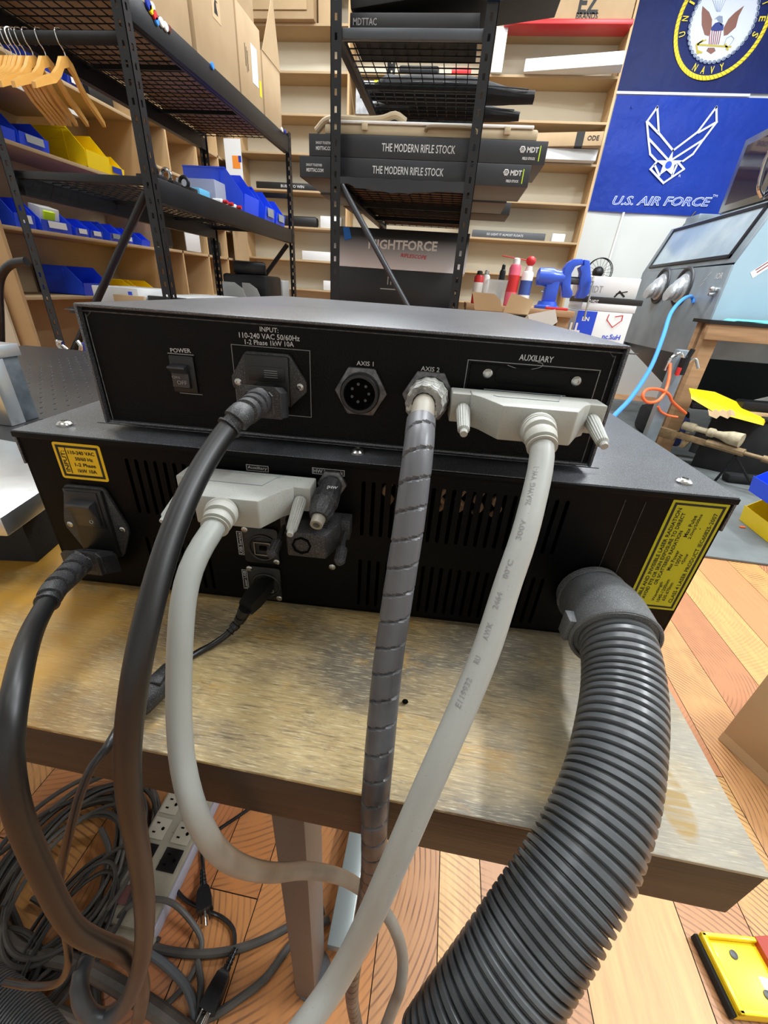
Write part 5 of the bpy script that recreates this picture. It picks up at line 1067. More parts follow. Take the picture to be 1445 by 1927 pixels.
def arc_text(b, s_, a0, a1, r, h, inward=False):
    n = len(s_)
    for i, ch in enumerate(s_):
        if ch == ' ': continue
        a = a0+(a1-a0)*(i/(n-1)); d = V((math.cos(a), 0, math.sin(a))); up_ = -d if inward else d; ux = up_.cross(V((0, -1, 0)))*1
        text(b, ch, C0+d*r+V((0, -.0005, 0)), V((0, -1, 0)).cross(up_)*-1, up_, h*.62 if ch != 'I' else h*.25, h, .01)
arc_text(b, 'NAVY', math.radians(250), math.radians(292), .315, .05, True)
arc_text(b, 'UNITED STATES', math.radians(196), math.radians(-16), .315, .05)
t.part('lettering', b, M['flaggold'])
def poly(b, pts, th=.001): b.prism([c2(*p) for p in pts], (0, -th, 0))
b = B(); poly(b, [(742, 52), (800, 105), (825, 170), (820, 240), (795, 312), (760, 300), (735, 215), (735, 110)]); poly(b, [(1102, 48), (1020, 110), (965, 165), (925, 240), (925, 310), (960, 300), (1030, 235), (1055, 140)]); t.part('eagle_wings', b, M['brown'])
b = B(); poly(b, [(850, 200), (880, 190), (925, 215), (920, 262), (860, 270), (815, 262), (820, 235)]); t.part('eagle_body', b, M['navy'])
b = B(); poly(b, [(862, 150), (885, 135), (915, 140), (918, 190), (905, 225), (880, 185), (862, 165)]); b.line([c2(862, 155), c2(850, 165)], .006, n_); t.part('eagle_head', b, M['flaggrey'])
b = B()
for k in range(6): b.line([c2(806+k*19, 270), c2(800+k*16, 380)], .007, n_, .0012)
t.part('shield_stripes', b, M['flagred'])
b = B(); b.line([c2(690, 385), c2(985, 405)], .012, n_, .0012); b.line([c2(740, 350), c2(690, 395), c2(700, 460), c2(725, 450)], .014, n_, .0012); b.line([c2(940, 385), c2(960, 430)], .014, n_, .0012); b.line([c2(700, 440), c2(735, 455)], .012, n_, .0012); b.line([c2(770, 345), c2(700, 375)], .010, n_, .0012); t.part('anchor', b, mat('flag_old_gold', '#b5a63a', .6))
b = B(); poly(b, [(790, 412), (845, 412), (855, 440), (815, 468), (775, 440)]); t.part('eagle_tail', b, M['brown'])
b = B(); b.line([c2(925, 395), c2(950, 330), c2(990, 310), c2(1015, 335), c2(990, 375), c2(940, 430)], .004, n_, .001)
for k in range(6): b.line([c2(830+k*22, 10-abs(k-2.5)*4), c2(865+k*6, 100)], .003, n_, .0006)
t.part('fine_lines', b, M['flaggrey'])
# electrical conduit under the flags
single('conduit', B().cyl((1.63, 5.58, 1.1), (1.645, 5.58, 1.838), .012, seg=10), M['wht'], 'thin white conduit running up the back wall below the flag', 'conduit', (1.63, 5.58, 1.1))

single('wall_cable', B().tube([at(*p, Y=5.55) for p in ((1309, 398), (1290, 420), (1268, 450), (1250, 480), (1236, 510))], .008, 8, step=.05), M['bcab'], 'thin black cable hanging from the Air Force flag down behind the blast cabinet', 'cable', at(1309, 398, Y=5.55))
# ================================================================ workbench with vise
WY = 2.36
WB = Thing('workbench', 'wooden workbench with pale edge right of the middle rack, holding cans and the vise', 'workbench', (.33, 2.6, 0))
BZ = at(1000, 580, Y=WY).z
WB.part('bench_top', B().box(.065, .60, WY, 2.90, BZ-.03, BZ, bev=.002), M['lumber'])
for x in (.07, .53):
    for y in (WY+.02, 2.82): WB.part('leg', B().box(x, x+.06, y, y+.06, 0, BZ-.03, bev=.002), M['lumber'])
WB.part('dark_front_panel', B().box(.14, .52, WY+.03, WY+.04, .3, BZ-.035), M['boxkb'])
def spray(label, px, r, h, body, cap, y=2.46, band=None, name='spray_can'):
    q = at(px, 552, Y=y); x = q.x; z = BZ+.0005; t = Thing(name, label, 'can', (x, y, z))
    t.part('can_body', B().lathe((x, y, z), (0, 0, 1), [(0, r*.92), (.003, r), (h*.80, r), (h*.86, r*.8), (h*.88, r*.5)], 24), body)
    t.part('cap', B().lathe((x, y, z+h*.86), (0, 0, 1), [(0, r*.62), (h*.12, r*.55), (h*.14, r*.3)], 18), cap)
    if band: t.part('print_band', B().lathe((x, y, z+h*.3), (0, 0, 1), [(0, r*1.01), (h*.35, r*1.01)], 24), band)
    return t, x
t, x = spray('tall red and white spray can standing left of the red nozzled can', 961, .029, .215, M['pink'], M['wht'], band=M['red'])
t, x = spray('white and blue spray can with red nozzle cap and straw beside the vise', 986, .029, .185, M['wht'], M['wht'], band=mat('print_blue', '#3a58a8', .5))
q = at(993, 491, Y=2.46); t.part('red_nozzle', B().sph((x+.002, 2.46, q.z), .024, (1, .8, .9)), M['red']); e = at(945, 481, Y=2.46); t.part('straw', B().cyl((x, 2.46, q.z), e, .0025, seg=8), M['red'])
spray('small chrome topped bottle with red label nearest the rack post', 897, .024, .150, M['red'], M['ink'], band=M['wht'])
spray('small silver bottle beside the chrome topped one', 910, .02, .155, M['wht'], M['steel'], y=2.50)
spray('dark thin nozzle bottle behind the clear cup', 939, .016, .19, M['gun'], M['gun'], y=2.56)
q = at(932, 552, Y=2.46); b = B().loft([[(q.x+sx*w_, 2.46+sy*w_, z) for sx, sy in ((-1, -1), (1, -1), (1, 1), (-1, 1))] for z, w_ in ((BZ+.001, .040), (BZ+.11, .048), (BZ+.115, .05), (BZ+.105, .047))], False); single('clear_cup', b, M['clear'], 'clear plastic cup between the bottles and the red can', 'cup', (q.x, 2.46, BZ))
# vise
VY = 2.46
vx = at(1032, 560, Y=VY).x; t = Thing('bench_vise', 'large blue bench vise clamped to the workbench edge', 'vise', (vx, VY, BZ))
def vp(px, py): return at(px, py, Y=VY)
t.part('swivel_base', B().lathe((vx, VY, BZ), (0, 0, 1), [(0, .062), (.012, .062), (.018, .05), (.035, .045)], 24), M['vise'])
a0, a1 = vp(1010, 522), vp(1060, 526)
t.part('body', B().lathe((a0.x, VY, (a0.z+a1.z)/2+.004), (1, 0, 0), [(0, .030), (.006, .040), (.07, .043), (.085, .036), (a1.x-a0.x, .032)], 20), M['vise'])
t.part('neck', B().box(vx-.03, vx+.035, VY-.03, VY+.03, BZ+.03, (a0.z+a1.z)/2, bev=.01), M['vise'])
t.part('lock_screw', B().cyl(vp(1018, 548), vp(1034, 550), .006, seg=10), M['chrome'])
for i, (pl, lb) in enumerate(((((1056, 560), (1055, 530), (1060, 505), (1068, 494), (1078, 488), (1094, 488), (1094, 498), (1080, 502), (1073, 515), (1071, 540), (1076, 553), (1071, 561)), 'fixed_jaw'), (((1082, 561), (1089, 545), (1088, 530), (1091, 515), (1088, 504), (1096, 500), (1096, 489), (1107, 491), (1108, 505), (1110, 530), (1106, 552), (1096, 562)), 'moving_jaw'))):
    t.part(lb, B().prism([vp(*p)+V((0, -.03, 0)) for p in pl], (0, .06, 0), bev=.004), M['vise'])
t.part('slide_bar', B().cyl(vp(1062, 527), vp(1092, 529), .017, seg=16), M['iron'])
h0, h1 = vp(1112, 524), vp(1094, 600); h0.y = h1.y = VY-.05; t.part('screw_end', B().cyl(vp(1104, 524), vp(1116, 526), .014, seg=14), M['chrome']); hb = t.part('handle', B().cyl(h0, h1, .005, seg=10), M['steel']); t.part('handle_knob', B().cyl(h0+V((0, 0, .006)), h0-V((0, 0, .012)), .010, seg=12), M['wht'], hb)
small('red handled tool lying at the foot of the vise', 'hand_tool', 'tool', vx-.02, vx+.09, WY+.01, WY+.03, BZ, BZ+.012, M['red'], .004)
# boxes right of the bench
KY = 2.52
za_, zb2 = at(1160, 522, Y=KY).z, at(1160, 562, Y=KY).z
bxa, bxb = at(1103, 530, Y=KY).x, at(1203, 540, Y=KY).x
def kit_top(t):
    t.part('lettering', textpx(B(), 'MDT', (1109, 543), (1134, 545), .03, Y=KY-.001), M['greyprint'])
    t.part('print_picture', B().line([at(1157, 558, Y=KY-.001), at(1166, 549, Y=KY-.001), at(1174, 558, Y=KY-.001)], .008, (0, -1, 0)).line([at(1160, 553, Y=KY-.001), at(1180, 549, Y=KY-.001)], .005, (0, -1, 0)), M['gun'])
small('tall white box with printed kit picture behind the vise', 'white_product_box', 'box', bxa, bxb, KY, KY+.25, zb2+.001, za_, M['paper'], .003, extra=kit_top)
zc2 = at(1160, 573, Y=KY).z
small('flat black box with white brand mark under the tall white box', 'black_flat_box', 'box', at(1085, 565, Y=KY-.03).x+.03, at(1208, 575, Y=KY-.03).x, KY-.03, KY+.25, zc2, zb2, M['boxkb'], .002, extra=lambda t: t.part('lettering', textpx(B(), 'MDT', (1114, 567), (1126, 568), .016, Y=KY-.031, bold=.03).ring(at(1109, 567, Y=KY-.031), (0, 1, 0), .008, .002, 6, 4), M['white']))
zd2 = at(1140, 586, Y=KY).z
small('white box between the flat black box and the blue printed carton', 'white_long_box', 'box', at(1078, 580, Y=KY-.03).x+.04, at(1196, 585, Y=KY-.03).x, KY-.03, KY+.25, zd2, zc2-.001, M['paper'], .003)
def kitbox(t):
    y = KY-.031; f = lambda px, py: at(px, py, Y=y-.001); c0 = f(1076, 589); c1 = f(1124, 590)
    t.part('blue_panel', B().box(kx0+.001, c1.x, y-.0008, y, .62, zd2-.004), mat('print_bright_blue', '#1d48d2', .5))
    b = B(); text(b, 'EN', f(1102, 600), (1, 0, 0), (0, 0, 1), .035, .02, .03); text(b, 'LL', f(1082, 616), (1, 0, 0), (0, 0, 1), .055, .045, .04); t.part('lettering', b, M['wht'])
    b = B().line([f(1146, 592), f(1142, 602), f(1152, 616), f(1170, 603), f(1172, 594), f(1158, 596)], .004, (0, -1, 0)); t.part('red_outline', b, M['red'])
    b = B(); text(b, 'nc.SuH', f(1150, 634), (1, 0, 0), (0, 0, 1), .09, .025, .02); t.part('blue_script', b, mat('print_bright_blue', '#1d48d2', .5))
kx0 = at(1078, 600, Y=KY-.03).x+.015
small('white and blue printed carton standing below the flat black box', 'printed_carton', 'box', kx0, at(1188, 600, Y=KY-.03).x, KY-.03, KY+.25, .40, zd2-.001, M['paper'], .003, extra=kitbox)
small('dark storage crate on the floor under the printed carton', 'storage_crate', 'crate', kx0, .9, KY-.03, KY+.25, 0, .399, M['boxk'], .01)
# wire fan
q = at(1128, 512, Y=4.75); t = Thing('pedestal_fan', 'round black wire fan on a stand, half hidden by the vise', 'fan', (q.x, 4.80, 0))
b = B(); b.ring(q, (0, 1, 0), .115, .004, 36, 6); b.ring(q+V((0, .04, 0)), (0, 1, 0), .115, .004, 36, 6)
for k in range(18):
    a = math.pi*k/9; b.cyl(q, q+V((.115*math.cos(a), 0, .115*math.sin(a))), .0015, seg=5)
t.part('cage', b, M['gun']); t.part('motor', B().sph(q+V((0, .05, 0)), .05, (1, 1.3, 1)), M['boxkb']); t.part('stand', B().cyl((q.x, 4.80, 0), (q.x, 4.80, q.z), .014, seg=10), M['gun'])
t.part('base', B().lathe((q.x, 4.8, .0), (0, 0, 1), [(0, .16), (.02, .15), (.03, .03)], 24), M['gun'])
# open cartons right behind the control box
t = Thing('open_carton', 'open brown carton with two raised flaps just behind the control box', 'box', (.2, 1.95, 0))
t.part('carton', B().box(.02, .36, 1.85, 2.2, 0, .885, bev=.004), M['card'])
f = [at(*p, Y=1.84) for p in ((889, 549), (930, 553), (942, 566), (945, 586), (893, 583))]; t.part('flap', B().prism(f, (0, .004, 0)), M['card'])
f = [at(*p, Y=1.84) for p in ((963, 551), (1005, 566), (993, 592), (947, 588))]; t.part('flap', B().prism(f, (0, .004, 0)), M['card2'])
f = [at(*p, Y=1.80) for p in ((993, 592), (1045, 582), (1049, 606), (1040, 612), (995, 600))]; t = Thing('paper_sheet', 'folded white packing sheet right of the carton flaps', 'paper', (f[0].x, 1.8, f[0].z)); t.part('sheet', B().prism(f, (0, .08, -.02)), M['paper'])
# ================================================================ blast cabinet and its stand
BX, BY0, BY1 = 1.66, 3.21, 4.59
t = Thing('blast_cabinet', 'grey blue sandblasting cabinet with sloped window and two arm holes', 'blasting cabinet', (2.1, 3.9, 0))
t.part('cabinet_body', B().prism([(BX, y_, z_) for y_, z_ in ((BY0, .70), (BY1, .675), (BY1, 1.257), (BY0, 1.243))], (1.15, 0, 0), bev=.006), M['cab'])
t.part('sloped_hood', B().prism([(BX, BY0, 1.252), (BX+.12, BY0, 1.585), (BX+1.15, BY0, 1.585), (BX+1.15, BY0, 1.252)], (0, BY1-BY0, 0), bev=.006), M['cab'])
t.part('side_panel', B().prism([(BX+.01, BY0-.003, .93), (BX+.01, BY0-.003, 1.243), (BX+.127, BY0-.003, 1.58), (BX+1.14, BY0-.003, 1.58), (BX+1.14, BY0-.003, .93)], (0, .003, 0)), M['cabl'], label='light blue side panel')
sl = V((.12, 0, .333)).normalized(); sn = V((-.333, 0, .12)).normalized(); sb = V((BX, 0, 1.252))
def hoodp(u, y, lift=0): p = sb+sl*u+sn*lift; return V((p.x, y, p.z))
b = B()
wy0, wy1, u0, u1 = BY0+.07, BY1-.10, .03, .335
for (a, c, d, e_) in ((u0, u0+.02, wy0, wy1), (u1-.02, u1, wy0, wy1), (u0, u1, wy0, wy0+.025), (u0, u1, wy1-.025, wy1)): b.prism([hoodp(a, d), hoodp(c, d), hoodp(c, e_), hoodp(a, e_)], sn*.012)
fr_ = t.part('window_frame', b, M['gun']); t.part('window_pane', B().prism([hoodp(u0+.02, wy0+.025), hoodp(u1-.02, wy0+.025), hoodp(u1-.02, wy1-.025), hoodp(u0+.02, wy1-.025)], sn*.005), M['glass'], fr_)
for (px, py, sg, lb) in ((1244, 538, 1, 'left'), (1285, 540, 1, 'right')):
    q = at(px, py, X=BX); rg = t.part('arm_hole', B().ring((BX-.003, q.y, q.z), (1, 0, 0), .12, .013, 40, 8), M['hole'])
    b = B(); rn = random.Random(px); ls = []
    for i in range(9):
        f = i/8; rr = .098*(1-.35*f)+.006*math.sin(i*2.2); c = V((BX-.005-.09*f, q.y-.0*f, q.z-.05*f*f-.01)); ls.append([c+V((0, rr*math.cos(a)*1.0, rr*(1-.35*f)*math.sin(a))) for a in (2*math.pi*k/18 for k in range(18))])
    t.part('cuff_sleeve', b.loft(ls), mat('sleeve_silver', '#b9bec2', .35, .4, bump=(25, .6)), rg)
b = B(); q = at(1350, 545, X=BX-.003); b.cyl((BX, q.y, q.z), (BX-.03, q.y, q.z), .014, seg=12); b.sph((BX-.035, q.y, q.z), .018); b.cyl((BX, q.y+.03, q.z-.03), (BX-.03, q.y+.03, q.z-.03), .01, seg=10); t.part('valve_fitting', b, M['chrome'])
b = B()
for k, (y_, z_) in enumerate(((.20, 1.19), (.23, 1.16), (.25, 1.13))): b.line([(BX-.001, BY0+y_, z_+.02), (BX-.001, BY0+y_+.03, z_)], .004, (-1, 0, 0))
text(b, 'IOR', (BX-.001, BY0+.09, 1.185), (0, -1, 0), (0, 0, 1), .08, .035, .01); t.part('lettering', b, M['white'])
q = at(1395, 500, Y=BY0-.004); st = t.part('warning_sticker', B().box(BX+.10, BX+.33, BY0-.0045, BY0-.003, 1.25, 1.29, R=Matrix.Rotation(-.75, 3, 'Y')), M['paper']); b = B()
for k in range(2): b.line([(BX+.155-.012*k, BY0-.0048, 1.21+.012*k), (BX+.275-.012*k, BY0-.0048, 1.32+.012*k)], .006, (0, -1, 0))
t.part('sticker_print', b, M['flagred'], st)
for z, m_ in ((1.20, mat('magenta_dot', '#c661b0', .5)), (1.165, mat('cyan_dot', '#4aa6cc', .5))): t.part('round_sticker', B().cyl((BX+.27, BY0-.003, z), (BX+.27, BY0-.006, z), .014, seg=16), m_)
b = B().prism([(BX+.02, BY0+.05, .76), (BX+.93, BY0+.05, .76), (BX+.6, BY0+.45, .33), (BX+.4, BY0+.45, .33)], (0, .0, 0)) if False else B().loft([[(BX+.02, BY0+.03, .698), (BX+1.1, BY0+.03, .698), (BX+1.1, BY1-.03, .674), (BX+.02, BY1-.03, .674)], [(BX+.45, BY0+.6, .25), (BX+.6, BY0+.6, .25), (BX+.6, BY0+.75, .25), (BX+.45, BY0+.75, .25)]])
t.part('hopper', b, M['gun'])
for x, y in ((BX+.01, BY0+.02), (BX+1.09, BY0+.02), (BX+.01, BY1-.06), (BX+1.09, BY1-.06)): t.part('leg', B().box(x, x+.05, y, y+.05, 0, .69, bev=.003), M['cab'])
small('small grey motor box on the back edge of the blast cabinet', 'motor_box', 'box', BX+.18, BX+.34, 4.30, 4.52, 1.5855, 1.66, M['cab'], .01)
# microwave
MX, MZ = 1.80, 1.5855
t = Thing('microwave_oven', 'stainless and black microwave standing on the blast cabinet', 'microwave', (MX+.25, 3.55, MZ)); t.part('housing', B().box(MX, MX+.45, 3.22, 3.88, MZ, MZ+.42, bev=.006), mat('steel_housing', '#5c6166', .3, .8))
t.part('door', B().box(MX-.02, MX, 3.41, 3.88, MZ+.01, MZ+.41, bev=.003), mat('steel_door', '#9ba1a6', .25, .9)); t.part('door_glass', B().box(MX-.022, MX-.0195, 3.47, 3.83, MZ+.05, MZ+.37), mat('oven_glass', '#0d1436', .08, coat=.6))
t.part('control_panel', B().box(MX-.02, MX, 3.225, 3.405, MZ+.01, MZ+.41, bev=.003), mat('oven_glass', '#0d1436', .08)); t.part('handle', B().tube([(MX-.02, 3.42, MZ+.03), (MX-.06, 3.42, MZ+.08), (MX-.08, 3.42, MZ+.21), (MX-.06, 3.42, MZ+.34), (MX-.02, 3.42, MZ+.39)], .012, 10), M['chrome'])
t.part('side_trim', B().box(MX-.021, MX-.018, 3.22, 3.235, MZ, MZ+.42), M['chrome'])
# small bench with blue sheet
HX, HY0, HY1, HZ = 1.565, 3.0, 3.195, .937
t = Thing('side_bench', 'wooden bench with thick lumber frame in front of the blast cabinet', 'bench', (2.2, 3.1, 0))
t.part('bench_top', B().box(HX-.01, 3.2, HY0-.01, HY1, HZ-.02, HZ), M['gun'])
t.part('front_rail', B().box(HX, 3.2, HY0, HY0+.04, HZ-.11, HZ-.0205, bev=.003), M['lumber'])
for x in (HX+.02, 3.1): t.part('leg', B().box(x, x+.085, HY0+.0405, HY0+.10, 0, HZ-.0205, bev=.003), M['lumber'])
for x in (HX+.02, 3.1): t.part('leg', B().box(x, x+.085, HY1-.06, HY1-.005, 0, HZ-.0205, bev=.003), M['lumber'])
t.part('lower_board', B().box(HX+.13, 3.09, HY0+.06, HY1-.02, .40, .42), M['boxkb'])
b = B(); rn = random.Random(3); ls = []
for i in range(9):
    x = HX+.14+i*.09; ls.append([V((x, HY0+.02+rn.uniform(0, .03), HZ+.001)), V((x, HY1-.05, HZ+.001)), V((x+.02, HY1-.05, HZ+.006+rn.uniform(0, .012))), V((x+.02, HY0+.03, HZ+.005+(.05 if i > 5 else 0)*rn.random()))])
single('teal_sheet', b.loft(ls), M['teal'], 'crumpled teal cloth sheet lying on the side bench', 'sheet', (HX+.5, HY0+.15, HZ))
# air hoses and regulator
def hose(label, pts, r, m, name='air_hose', cat='hose', seg=10, group=None):
    P_ = [at(*p[:2], **p[2]) for p in pts]; o = P_[0]
    return single(name, B().tube(P_, r, seg, step=.01 if r > .004 else .006), m, label, cat, o, group=group)
hose('light blue air hose arching from the blast cabinet down behind the boxes', [(1304, 570, dict(X=1.655)), (1301, 558, dict(X=1.62)), (1284, 564, dict(Y=3.1)), (1262, 590, dict(Y=2.9)), (1247, 635, dict(Y=2.7)), (1225, 690, dict(Y=2.5)), (1190, 745, dict(Y=2.2)), (1158, 780, dict(Y=2.0)), (1130, 812, dict(Y=1.8))], .011, M['airblue'])
hose('orange air hose making a loop below the regulator', [(1261, 684, dict(Y=2.81)), (1259, 710, dict(Y=2.76)), (1252, 735, dict(Y=2.71)), (1238, 754, dict(Y=2.64)), (1218, 757, dict(Y=2.61)), (1209, 745, dict(Y=2.61)), (1218, 733, dict(Y=2.64)), (1240, 733, dict(Y=2.68)), (1258, 742, dict(Y=2.71)), (1266, 757, dict(Y=2.73)), (1290, 778, dict(Y=2.79))], .009, M['airor'])
hose('short orange hose piece curving to the grey post', [(1238, 765, dict(Y=2.84)), (1244, 775, dict(Y=2.84)), (1258, 782, dict(Y=2.84)), (1275, 785, dict(Y=2.84))], .007, M['airor'])
P0, P1 = at(1294, 660, Y=2.85), at(1262, 810, Y=2.85)
t = Thing('regulator_post', 'grey steel post carrying the air regulator in front of the side bench', 'post', (P1.x, 2.88, 0)); t.part('post', B().box(P0.x-.045, P0.x+.025, 2.85, 2.91, 0, P0.z+.0, bev=.004), M['cab'])
q = at(1284, 690, Y=2.81); t.part('regulator', B().cyl(q+V((0, 0, .05)), q-V((0, 0, .045)), .026, seg=16), M['gun']); t.part('red_band', B().cyl(q-V((.022, .02, .005)), q-V((.022, .02, .05)), .012, seg=10), M['red']); t.part('knob', B().cyl(q+V((.01, 0, .05)), q+V((.02, 0, .10)), .014, seg=12), M['gun'])
b = B().tube([q+V((-.09, 0, -.03)), q+V((-.08, 0, .04)), q+V((-.03, 0, .07)), q], .009, 8); b.tube([q, q+V((.05, 0, .05)), q+V((.09, 0, .0))], .009, 8); t.part('fittings', b, M['chrome'])
# pile below the side bench
t = Thing('black_storage_tub', 'black covered tub pile in front of the side bench under the yellow lid', 'tub', (2.2, 2.92, 0))
t.part('tub_body', B().prism([(1.80, 2.99, .013), (2.02, 2.90, .013), (2.9, 2.82, .013), (2.9, 2.992, .013)], (0, 0, .37), bev=.012), M['fabric'])
t.part('cloth_cover', B().prism([(1.78, 2.994, .385), (2.0, 2.89, .385), (2.9, 2.81, .385), (2.9, 2.994, .385)], (0, 0, .03), bev=.012), M['boxkb'])
LU = [at(px, py, Y=2.97) for px, py in ((1296, 730), (1345, 737), (1443, 781))]; LD = [at(px, py, Y=2.84) for px, py in ((1436, 793), (1345, 769), (1300, 742))]
single('yellow_lid', B().prism(LU+LD, V((0, -.02, -.022)), bev=.003), M['yb'], 'flat yellow plastic lid lying tilted on the black pile under the bench', 'lid', LD[1])
ls = []
for i in range(8):
    px = 1332+i*7; ls.append([at(px, 770+(i % 2)*4, Y=2.80), at(px+2, 782+(i % 3)*3, Y=2.78), at(px+3, 780+(i % 3)*3, Y=2.81)])
single('crumpled_paper', B().loft(ls), M['card2'], 'crumpled brown paper scrap hanging under the yellow lid', 'paper', ls[0][0])
q = at(1400, 740, Y=2.97)
small('light plywood sheet on the pile behind the yellow lid', 'plywood_sheet', 'board', q.x-.15, q.x+.6, 2.90, 2.992, .416, .44, M['card2'], .002)
small('flat black tool tray at right on the plywood sheet', 'tool_tray', 'tray', q.x-.02, q.x+.45, 2.90, 2.99, .441, .50, M['gun'], .01)
# floor clutter behind the lower box
small('grey wedge box on the floor beside the regulator post', 'grey_box', 'box', 1.10, 1.32, 2.72, 2.92, .013, .12, M['cab'], .01, rz=.3)
small('reddish metal beam lying on the floor by the regulator', 'metal_beam', 'beam', 1.0, 1.55, 3.02, 3.07, .013, .08, M['wood_red'], .006, rz=-.3)
small('dark navy printed bag on the floor seen inside the orange loop', 'navy_bag', 'bag', 1.74, 1.95, 3.45, 3.6, .013, .24, mat('navy_bag', '#232a55', .6, var=(30, .5, '#4a5184')), .02)
small('folded green cardboard behind the control box corner', 'green_card', 'cardboard', 1.15, 1.45, 3.45, 3.49, .013, .16, M['green'], .004)
small('dark grey sack on the floor near the hopper', 'dark_sack', 'sack', 1.75, 2.1, 3.72, 3.95, .013, .24, M['fabric'], .05)
single('floor_mat', B().box(.95, 3.35, 1.725, 5.2, .0005, .0125, bev=.003), M['matg'], 'large dark grey foam floor mat in front of the blast cabinet', 'mat', (2.1, 2.8, 0))
# rifle with scope and bipod
RZ = .30
r0, r1 = at(1243, 808, Z=RZ), at(1445, 866, Z=RZ); r0 = at(1243, 808, Z=.245); r1 = at(1447, 866, Z=.245); ax = (r1-r0).normalized(); Lr = (r1-r0).length; upv = V((0, 0, 1)); upv = (upv-ax*upv.dot(ax)).normalized(); sd = ax.cross(upv)
t = Thing('rifle', 'desert tan rifle with pale wrapped scope standing on its bipod on the mat', 'rifle', (r0+r1)/2)
def rb(f0, f1, u0, u1, wd, bev=.003, f2=None, f3=None):
    b = B(); f2 = f0 if f2 is None else f2; f3 = f1 if f3 is None else f3
    pts = [r0+ax*(Lr*f0)+upv*u0, r0+ax*(Lr*f1)+upv*u0, r0+ax*(Lr*f3)+upv*u1, r0+ax*(Lr*f2)+upv*u1]; return b.prism([p-sd*wd/2 for p in pts], sd*wd, bev=bev)
t.part('receiver', rb(.16, .48, -.022, .018, .032), M['fde']); t.part('stock', rb(-.02, .17, -.045, .018, .035, f2=-.02, f3=.2), M['fde']); t.part('grip', rb(.24, .29, -.075, -.02, .026, f2=.27, f3=.33), M['fde']); t.part('magazine', rb(.35, .42, -.085, -.02, .024), M['gun'])
hg = t.part('handguard', B().cyl(r0+ax*(Lr*.47), r0+ax*(Lr*.80), .024, seg=10), M['fde']); b = B()
for k in range(9):
    for s_ in (-1, 1): c = r0+ax*(Lr*(.50+.033*k))+upv*.012*s_-sd*.0225; b.obox(c, ax*.016, upv*.008, sd*.003)
t.part('vent_slots', b, M['gun'], hg)
t.part('barrel', B().cyl(r0+ax*(Lr*.80), r0+ax*(Lr*1.05), .012, seg=12), M['fde']); t.part('suppressor', B().cyl(r0+ax*(Lr*.95), r0+ax*(Lr*1.3), .02, seg=14), M['fde'])
s0 = r0+ax*(Lr*.20)+upv*.065; t.part('scope', B().lathe(s0, ax, [(0, .026), (.07, .028), (.08, .018), (.14, .018), (.15, .028), (.18, .028), (.19, .02), (.22, .024), (.27, .040), (.33, .043), (.335, .0)], 14), mat('scope_wrap', '#b9ae92', .7, bump=(80, .5), var=(30, .7, '#948a70'))); t.part('scope_mount', rb(.34, .46, .016, .045, .02), M['gun'])
bp0 = r0+ax*(Lr*.75)-upv*.03; 
for e in (at(1346, 904, Z=.014), at(1420, 925, Z=.014)):
    if e.z < bp0.z: t.part('bipod_leg', B().cyl(bp0, e, .008, seg=8), M['gun'])
t.part('bolt_handle', B().cyl(r0+ax*(Lr*.20)-sd*.015+upv*0, r0+ax*(Lr*.26)-sd*.05+upv*.02, .004, seg=8), M['steel'])
small('black soft case lying on the mat behind the rifle handguard', 'soft_case', 'case', 2.25, 2.75, 2.25, 2.42, .013, .16, M['fabric'], .04)
small('black padded bag under the rifle barrel on the mat', 'soft_case', 'bag', 1.90, 2.30, 2.72, 2.80, .013, .07, M['fabric'], .02)
# stacked bins at right
cy = at(1387, 977, Z=.014); ny = at(1445, 1024, Z=.014)
an = math.atan2(ny.y-cy.y, ny.x-cy.x)+math.pi/2
t = bin_('yellow bin on the floor mat at the right photo edge, under the blue bin', (cy.x+.20, cy.y-.17, .014), .38, .34, .17, M['yb'], -R90+an*.6, 'stacked bins at the right edge', cut=.5)
bq = at(1417, 925, Z=.19)
t = bin_('bright blue bin stacked on the yellow bin at the right photo edge', (bq.x+.17, bq.y-.14, .186), .36, .32, .16, M['blue'], -R90+an*.6, 'stacked bins at the right edge', cut=.5)
oc = at(1397, 993, Z=.013); single('orange_clip', B().box(oc.x-.015, oc.x+.012, oc.y-.006, oc.y+.006, .0128, .02, bev=.003), M['airor'], 'tiny orange clip on the mat by the yellow bin', 'clip', oc)
# carton and yellow-red base, lower right
p0 = at(1351, 1390, Z=.001); u_ = V((.0543, -.109, 0)).normalized(); v_ = V((u_.y*-1, u_.x, 0)); v_ = V((.109, .0543, 0)).normalized()
t = Thing('cardboard_box', 'plain brown cardboard box on the plank floor at the right edge', 'box', p0); t.part('carton', B().obox(p0, u_*.36, v_*.30, V((0, 0, .28)), bev=.002), M['card'])
b = B(); b.obox(p0-v_*.0005+u_*.0+V((0, 0, .0)), u_*.36, v_*.0005, V((0, 0, .03))); t.part('lower_tape', b, M['card2'])
b = B(); c = at(1318, 1752, Z=.03); d1_ = at(1392, 1903, Z=.03); e1_ = at(1445, 1765, Z=.03)
uu = (d1_-c); vv = (e1_-c); vv = vv*1.9; uu2 = uu*1.04
t = Thing('machine_foot', 'yellow metal base with rivets, rubber edge and red slope at lower right', 'machine base', (c.x, c.y, 0))
base = c-V((0, 0, .028)); t.part('base_plate', B().obox(base, uu2, vv, V((0, 0, .018)), bev=.002), M['yb']); b = B(); b.obox(base+V((0, 0, .018)), uu2*.07, vv, V((0, 0, .010)), bev=.002); b.obox(base+V((0, 0, .018)), uu2, vv*.04, V((0, 0, .010)), bev=.002); b.obox(base+uu2*.93+V((0, 0, .018)), uu2*.07, vv, V((0, 0, .010)), bev=.002); t.part('raised_rim', b, M['yb'])
